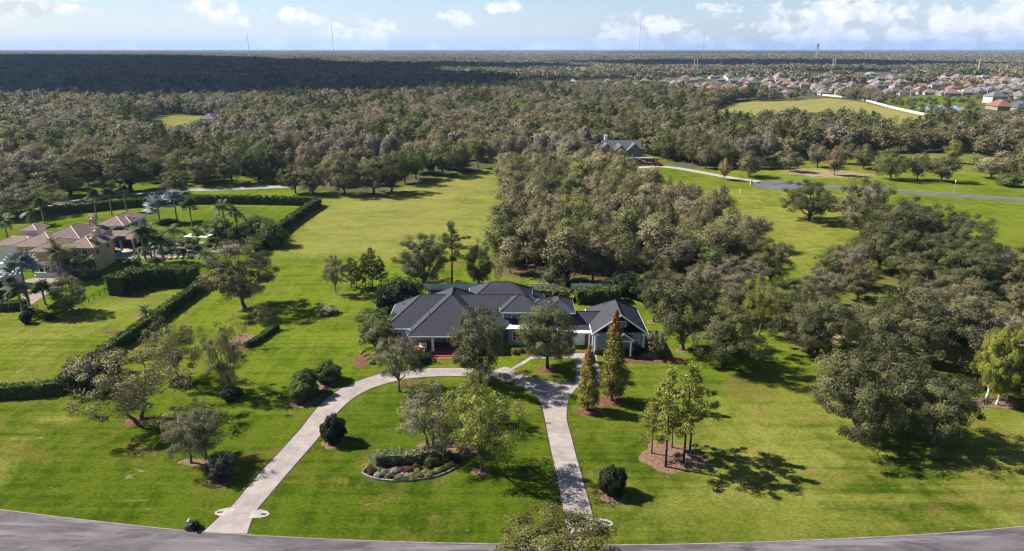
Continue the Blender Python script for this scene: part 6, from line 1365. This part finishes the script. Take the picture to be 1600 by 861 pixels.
# ------------------------------------------------------------------ radio masts, lattice tower, power poles
plain('mast_red', (0.30, 0.09, 0.07), 0.6, 0.3); plain('pole_pale', (0.50, 0.47, 0.42), 0.8, 0.2)
for (u, vt, lab, dist) in ((390, 47, 'thin radio mast on the left horizon', 5200), (522, 28, 'tall thin radio mast beside the big white cloud', 4300), (998, 28, 'tall thin radio mast on the horizon right of centre', 4300), (1098, 47, 'thin radio mast on the horizon left of the estate', 5200)):
    x = XA(u, dist); zt = ztop(dist, vt); o = empty('radio_mast', lab, 'mast', (x, dist, 0)); wd = 2.2
    mb = MB()
    for a in range(3):
        c_, s2 = math.cos(a * 2.094), math.sin(a * 2.094); mb.tube([(c_ * wd * .6, s2 * wd * .6, 0), (c_ * wd * .5, s2 * wd * .5, zt * 0.86)], [0.5, 0.45], 4)
    nseg = 24
    for i in range(nseg):
        z0_, z1_ = zt * .86 * i / nseg, zt * .86 * (i + 1) / nseg
        for a in range(3):
            b_ = (a + 1) % 3; mb.tube([(math.cos(a * 2.094) * wd * .55, math.sin(a * 2.094) * wd * .55, z0_), (math.cos(b_ * 2.094) * wd * .55, math.sin(b_ * 2.094) * wd * .55, z1_)], [0.22, 0.22], 3, cap=False)
    mb.build('lattice', MATS['metal_grey'], o); MB().tube([(0, 0, zt * .86), (0, 0, zt)], [0.6, 0.25], 5).build('antenna', MATS['mast_red'], o)
x, y = P(1275, 96); zt = ztop(y, 68); o = empty('lattice_tower', 'thick dark lattice tower with a wider head above the estate', 'tower', (x, y, 0)); mb = MB()
for sx_ in (-1, 1):
    for sy_ in (-1, 1): mb.tube([(sx_ * 4, sy_ * 4, 0), (sx_ * 1.6, sy_ * 1.6, zt)], [0.55, 0.4], 4)
for i in range(10):
    f0, f1 = i / 10, (i + 1) / 10; r0, r1 = 4 - 2.4 * f0, 4 - 2.4 * f1
    for (ax_, ay_, bx_, by_) in ((-1, -1, 1, -1), (1, -1, 1, 1), (1, 1, -1, 1), (-1, 1, -1, -1)):
        mb.tube([(ax_ * r0, ay_ * r0, zt * f0), (bx_ * r1, by_ * r1, zt * f1)], [0.28, 0.28], 3, cap=False); mb.tube([(bx_ * r0, by_ * r0, zt * f0), (ax_ * r1, ay_ * r1, zt * f1)], [0.28, 0.28], 3, cap=False)
mb.build('lattice', MATS['metal_grey'], o)
for k in range(2): MB().cyl(0, 0, zt * (0.80 + 0.12 * k), zt * (0.88 + 0.12 * k), 3.6, None, 10).build('antenna_ring', MATS['metal_dark'], o)
for i, (u, v_, vt) in enumerate([(628, 108, 98), (633, 108, 98), (749, 109, 95.5), (755, 109, 95.5), (904, 110, 95), (910, 110, 95), (1084, 112, 92), (1089, 112, 92), (1300, 111, 92), (1303.5, 110, 91), (1527, 116, 91)]):
    x, y = P(u, v_); zt = ztop(y, vt); o = empty('power_pole', ['left pole of the small pair above the dark woods', 'right pole of the small pair above the dark woods', 'left pole of the pale pair left of centre on the far plain', 'right pole of the pale pair left of centre on the far plain', 'left pole of the pale pair right of centre on the far plain', 'right pole of the pale pair right of centre on the far plain', 'left pole of the tall pale pair before the dark cloud shadow', 'right pole of the tall pale pair before the dark cloud shadow', 'left pole of the thin pair above the estate', 'right pole of the thin pair above the estate', 'single tall pale pole above the right of the estate'][i], 'pole', (x, y, 0))
    MB().tube([(0, 0, 0), (0, 0, zt)], [1.0, 0.7], 6).build('shaft', MATS['pole_pale'], o)
    for k in range(3): MB().tube([(-2.6, 0, zt - 1.5 - 3.2 * k), (2.6, 0, zt - 1.5 - 3.2 * k)], [0.22, 0.22], 4).build('crossarm', MATS['pole_pale'], o)

# ------------------------------------------------------------------ beds, mulch, flower bed
def patch(name, u, v_, rx, ry, mat, seed=1, z=0.03, parent=None, rot=0.0):
    x, y = P(u, v_); r = np.random.RandomState(seed); ph = r.uniform(0, 6.3, 3); pts = []
    for a in np.linspace(0, 2 * PI, 41)[:-1]:
        q_ = 1 + 0.07 * math.sin(3 * a + ph[0]) + 0.08 * math.sin(5 * a + ph[1]) + r.uniform(-.04, .04); px_, py_ = rx * q_ * math.cos(a), ry * q_ * math.sin(a)
        pts.append((x + px_ * math.cos(rot) - py_ * math.sin(rot), y + px_ * math.sin(rot) + py_ * math.cos(rot)))
    n_ = len(pts); mb = MB(); c0 = (x, y, z + 0.10)
    V = [(a, b, 0.0) for a, b in pts] + [(x + (a - x) * .8, y + (b - y) * .8, z + 0.06) for a, b in pts] + [c0]
    mb.add(V, [(i, (i + 1) % n_, n_ + (i + 1) % n_, n_ + i) for i in range(n_)] + [(n_ + i, n_ + (i + 1) % n_, 2 * n_) for i in range(n_)])
    return tag(mb.build(name, MATS[mat], parent), kind='structure')
for i, (u, v_, rx, ry, mt_) in enumerate([(855, 576, 2.0, 1.9, 'mulch'), (1050, 714, 4.6, 4.0, 'mulch_pale'), (955, 627, 2.6, 2.2, 'mulch'), (920, 642, 2.4, 1.8, 'mulch'), (520, 692, 1.7, 1.6, 'mulch_pale'), (956, 775, 1.9, 1.75, 'mulch_pale'), (752, 737, 1.4, 1.0, 'mulch_pale'),
                                          (500, 602, 3.0, 2.2, 'mulch_pale'), (474, 628, 2.4, 2.0, 'mulch_pale'), (311, 722, 3.0, 0.9, 'mulch_pale'), (345, 750, 1.7, 1.6, 'mulch_pale'), (217, 658, 2.4, 1.3, 'mulch'), (570, 562, 2.2, 3.2, 'mulch'), (1555, 629, 4.2, 2.0, 'mulch_pale'), (1015, 562, 7.0, 1.6, 'mulch'),
                                          (845, 551, 9.0, 1.6, 'mulch'), (1020, 503, 1.3, 1.0, 'mulch_pale'), (1066, 548, 1.4, 1.0, 'mulch_pale'), (113, 491, 2.2, 1.2, 'mulch'), (378, 535, 3.2, 4.5, 'mulch_pale'), (382, 482, 1.7, 1.3, 'mulch_pale'), (510, 492, 1.8, 1.0, 'mulch_pale'), (525, 460, 0.8, 0.6, 'mulch_pale'),
                                          (175, 518, 2.2, 0.9, 'mulch'), (228, 496, 3.6, 1.1, 'mulch_pale'), (640, 600, 2.0, .9, 'mulch')]):
    patch('mulch_bed', u, v_, rx, ry, mt_, i)
patch('mulch_bed', 700, 700, 4.9, 2.6, 'mulch_pale', 40)
# kidney-shaped flower bed with a stone kerb
bedpx = [(566, 741), (572, 730), (585, 722), (610, 716), (650, 716), (690, 708), (718, 712), (720, 722), (705, 735), (680, 745), (650, 750), (615, 752), (588, 749)]
bed = PL(*bedpx); bedc = resample(bed + [bed[0]], 0.62); bx0, by0 = P(640, 733)
mb = MB(); mb.prism([tuple(p_) for p_ in bedc[:-1]], 0.0, 0.07); tag(mb.build('flower_bed_soil', MATS['soil']), kind='structure')
kb = empty('bed_kerb', 'pale stone kerb round the flower bed inside the driveway loop', 'kerb', (bx0, by0, 0))
A2, B3 = offset(bedc, 0.13), offset(bedc, -0.13)
for i in range(len(bedc) - 1):
    if bedc[i][1] > P(640, 724)[1]: continue
    d_ = (bedc[i + 1] - bedc[i]) * 0.04
    MB().prism([(q_[0] - bx0, q_[1] - by0) for q_ in (A2[i] + d_, A2[i + 1] - d_, B3[i + 1] - d_, B3[i] + d_)], 0.0, 0.2 + 0.02 * (i % 3)).build('kerb_stone', MATS['ribbon'], kb)
hedge('bed_hedge', 'pale silvery clipped hedge at the back of the flower bed', PL((583, 727), (595, 722), (620, 721), (650, 720), (676, 715), (696, 711)), 1.7, 1.5, 'silverbush_leaf', 0.15, 40)
random.seed(3); FB = []
for i, (u, v_, w_, hh, lf) in enumerate([(574, 735, 1.3, 1.0, 'flower_yellow'), (580, 741, 1.0, .8, 'flower_red'), (590, 745, .9, .6, 'flower_white'), (600, 740, .9, .6, 'flower_white'), (607, 746, .8, .6, 'silverbush_leaf'), (616, 739, 1.0, .7, 'flower_white'), (624, 748, 1.0, .6, 'silverbush_leaf'), (628, 738, .9, .7, 'flower_red'), (635, 739, .9, .7, 'flower_red'), (641, 738, .9, .7, 'flower_red'),
                                         (628, 745, .8, .5, 'flower_white'), (636, 745, .9, .5, 'flower_white'), (644, 744, .8, .5, 'silverbush_leaf'), (652, 740, .9, .7, 'silverbush_leaf'), (655, 746, 1.0, .6, 'green_leaf'), (663, 742, .9, .7, 'flower_yellow'), (669, 745, .9, .6, 'flower_yellow'), (676, 742, .9, .6, 'green_leaf'), (683, 739, .9, .7, 'flower_yellow'), (690, 737, .9, .7, 'green_leaf'),
                                         (698, 733, .9, .7, 'green_leaf'), (706, 729, .9, .8, 'green_leaf'), (672, 730, 1.3, 1.6, 'hedge_leaf'), (683, 728, 1.1, 1.2, 'flower_red'), (700, 722, 1.6, 1.6, 'holly_leaf'), (712, 722, 1.2, 1.1, 'holly_leaf'), (645, 749, 1.0, .4, 'hedge_leaf'), (633, 749.5, 1.0, .4, 'hedge_leaf'), (621, 750, 1.0, .4, 'hedge_leaf'), (595, 737, .8, .6, 'green_leaf'), (650, 733, .9, .8, 'flower_red')]):
    x, y = P(u, v_); col_ = {'flower_yellow': 'yellow', 'flower_red': 'red-orange', 'flower_white': 'white', 'silverbush_leaf': 'silvery', 'green_leaf': 'fresh green', 'hedge_leaf': 'dark green', 'holly_leaf': 'blackish green'}[lf]
    plant('bedding_plant', '%s bedding plant in the kerbed flower bed' % col_, 'plant', 'loosebush', x, y, hh, w_, lf, parts=('stems', 'foliage'), group='%s plants of the flower bed' % col_)
for i, (u, v_, w_, hh, lf) in enumerate([(567, 553, 1.2, .9, 'flower_yellow'), (572, 558, 1.1, .8, 'flower_yellow'), (577, 563, 1.1, .8, 'flower_yellow'), (580, 568, 1.0, .7, 'flower_yellow'), (1006, 557, 1.2, .9, 'flower_yellow'), (1014, 558, 1.3, .9, 'flower_yellow'), (1023, 560, 1.2, .8, 'flower_yellow'), (862, 551, 1.1, .8, 'flower_red'), (872, 551, 1.1, .8, 'flower_red'), (881, 551.5, 1.1, .8, 'flower_red'),
                                         (826, 549, 1.2, .9, 'flower_red'), (815, 551, 1.2, .9, 'flower_red'), (804, 553, 1.2, .9, 'hedge_leaf'), (846, 551, 1.1, .8, 'flower_red'), (985, 556, 1.1, .8, 'flower_red'), (978, 557, 1.0, .7, 'hedge_leaf'), (889, 551, 1.1, .8, 'flower_yellow')]):
    x, y = P(u, v_); side = 'left of the grey house' if u < 600 else ('along the front of the grey house' if u < 900 else 'in front of the garage gable'); col_ = {'flower_yellow': 'pale yellow', 'flower_red': 'red-orange', 'hedge_leaf': 'dark green'}[lf]
    plant('bedding_plant', '%s shrub in the mulch bed %s' % (col_, side), 'plant', 'loosebush', x, y, hh, w_, lf, parts=('stems', 'foliage'), group='%s shrubs %s' % (col_, side))
# mailbox by the road
x, y = P(297, 828); mbx = empty('mailbox', 'white mailbox on a post among shrubs at the road edge', 'mailbox', (x, y, 0), R(8))
MB().box(-.07, .07, -.07, .07, 0, 1.15).build('post', MATS['trim_white'], mbx); MB().tube([(0, -.32, 1.28), (0, .32, 1.28)], [.17, .17], 10).box(-.17, .17, -.32, .32, 1.12, 1.27).build('box', MATS['metal_grey'], mbx); MB().box(.175, .2, .05, .09, 1.2, 1.5).build('flag', MATS['paint_red'], mbx)
MB().box(-.3, .3, -.05, .05, .85, .95).build('bracket', MATS['trim_white'], mbx)
# street lamp and marker post by the side street
x, y = P(1490, 301); o = empty('street_lamp', 'white lamp post with lantern beside the side street', 'lamp', (x, y, 0)); MB().cyl(0, 0, 0, 4.2, .09, .07, 8).build('post', MATS['metal_grey'], o); MB().cyl(0, 0, 4.2, 4.8, .16, .26, 8).build('lantern', MATS['fabric_white'], o); MB().cyl(0, 0, 4.8, 5.0, .32, .05, 8).build('cap', MATS['trim_white'], o)
x, y = P(1156, 302); o = empty('marker_post', 'short white post on the pasture below the far drive', 'post', (x, y, 0)); MB().cyl(0, 0, 0, 1.6, .14, .12, 8).build('post', MATS['trim_white'], o); MB().cyl(0, 0, 1.6, 1.72, .2, .06, 8).build('cap', MATS['trim_white'], o)
x, y = P(1174, 289); o = empty('letter_box', 'dark letter box where the far drive meets the turning circle', 'letter box', (x, y, 0)); MB().box(-.45, .45, -.45, .45, 0, 1.3).build('pier', MATS['stucco'], o); MB().box(-.25, .25, -.35, .35, 1.3, 1.7).build('box', MATS['metal_dark'], o)

# ------------------------------------------------------------------ cumulus overhead, out of view, whose shadows lie on the far woods
plain('cloud_white', (0.85, 0.85, 0.86), 1.0, 0.0, 0.03)
def cloud(shadow_poly, alt, label, seed):
    """a flat-based cumulus placed so that its shadow falls on the given ground outline"""
    k = alt / math.tan(SUN_EL); dx, dy = math.cos(SUN_AZ) * k, math.sin(SUN_AZ) * k
    poly = [(a + dx, b + dy) for a, b in shadow_poly]; r = np.random.RandomState(seed)
    xs_ = [a for a, b in poly]; ys_ = [b for a, b in poly]; cx_, cyy = np.mean(xs_), np.mean(ys_); mb = MB()
    mb.prism([(a - cx_, b - cyy) for a, b in poly], 0, 60); n_ = 0
    while n_ < 120:
        a, b = r.uniform(min(xs_), max(xs_)), r.uniform(min(ys_), max(ys_)); d = -sdf(poly, np.array([a]), np.array([b]))[0]
        if d < -70: continue
        rr = r.uniform(40, 130) if d < 60 else min(420, 60 + d * r.uniform(0.5, 0.9)); mb.ball((a - cx_, b - cyy, 40 + rr * 0.25), (rr, rr, rr * 0.6), 12, 8); n_ += 1
    o = mb.build('cumulus_cloud', MATS['cloud_white'], None, (cx_, cyy, alt), smooth=False); tag(o, label, 'cloud', kind='structure')
cloud([(-1500, 800), (-820, 740), (-560, 780), (-420, 720), (-300, 760), (-180, 820), (-60, 900), (-20, 1200), (-200, 1550), (-500, 2100), (-800, 2600), (-1300, 3600), (-2200, 4600), (-3400, 5200), (-4800, 5200), (-4200, 2600), (-2600, 1100)], 1150, 'broad cumulus whose shadow darkens the woods on the left', 4)
cloud([(300, 2150), (800, 2050), (1350, 2150), (1500, 2350), (1100, 2900), (600, 2850), (200, 2500)], 1150, 'cumulus whose shadow darkens a strip of woods right of centre', 5)
cloud([(-700, 2050), (-250, 1850), (0, 1900), (50, 2100), (-250, 2250), (-700, 2300)], 1150, 'small cumulus whose shadow crosses the woods at the centre', 6)
cloud([(800, 7000), (3000, 6500), (3600, 7500), (1500, 8500)], 1300, 'cumulus shading the far horizon woods', 7)

# ------------------------------------------------------------------ air
m, t = new_mat('haze_air'); pv = t.node('ShaderNodeVolumePrincipled'); pv.inputs['Color'].default_value = (0.40, 0.60, 1.0, 1); pv.inputs['Density'].default_value = 0.000044
pv.inputs['Anisotropy'].default_value = 0.2; o_ = t.node('ShaderNodeOutputMaterial'); t.l.new(pv.outputs[0], o_.inputs['Volume'])
m.cycles.homogeneous_volume = True if hasattr(m.cycles, 'homogeneous_volume') else True
hz = MB().box(-33000, 33000, -130, 34000, -1.2, 330).build('haze', MATS['haze_air']); tag(hz, 'thin blue haze over the whole plain', 'haze', kind='stuff')
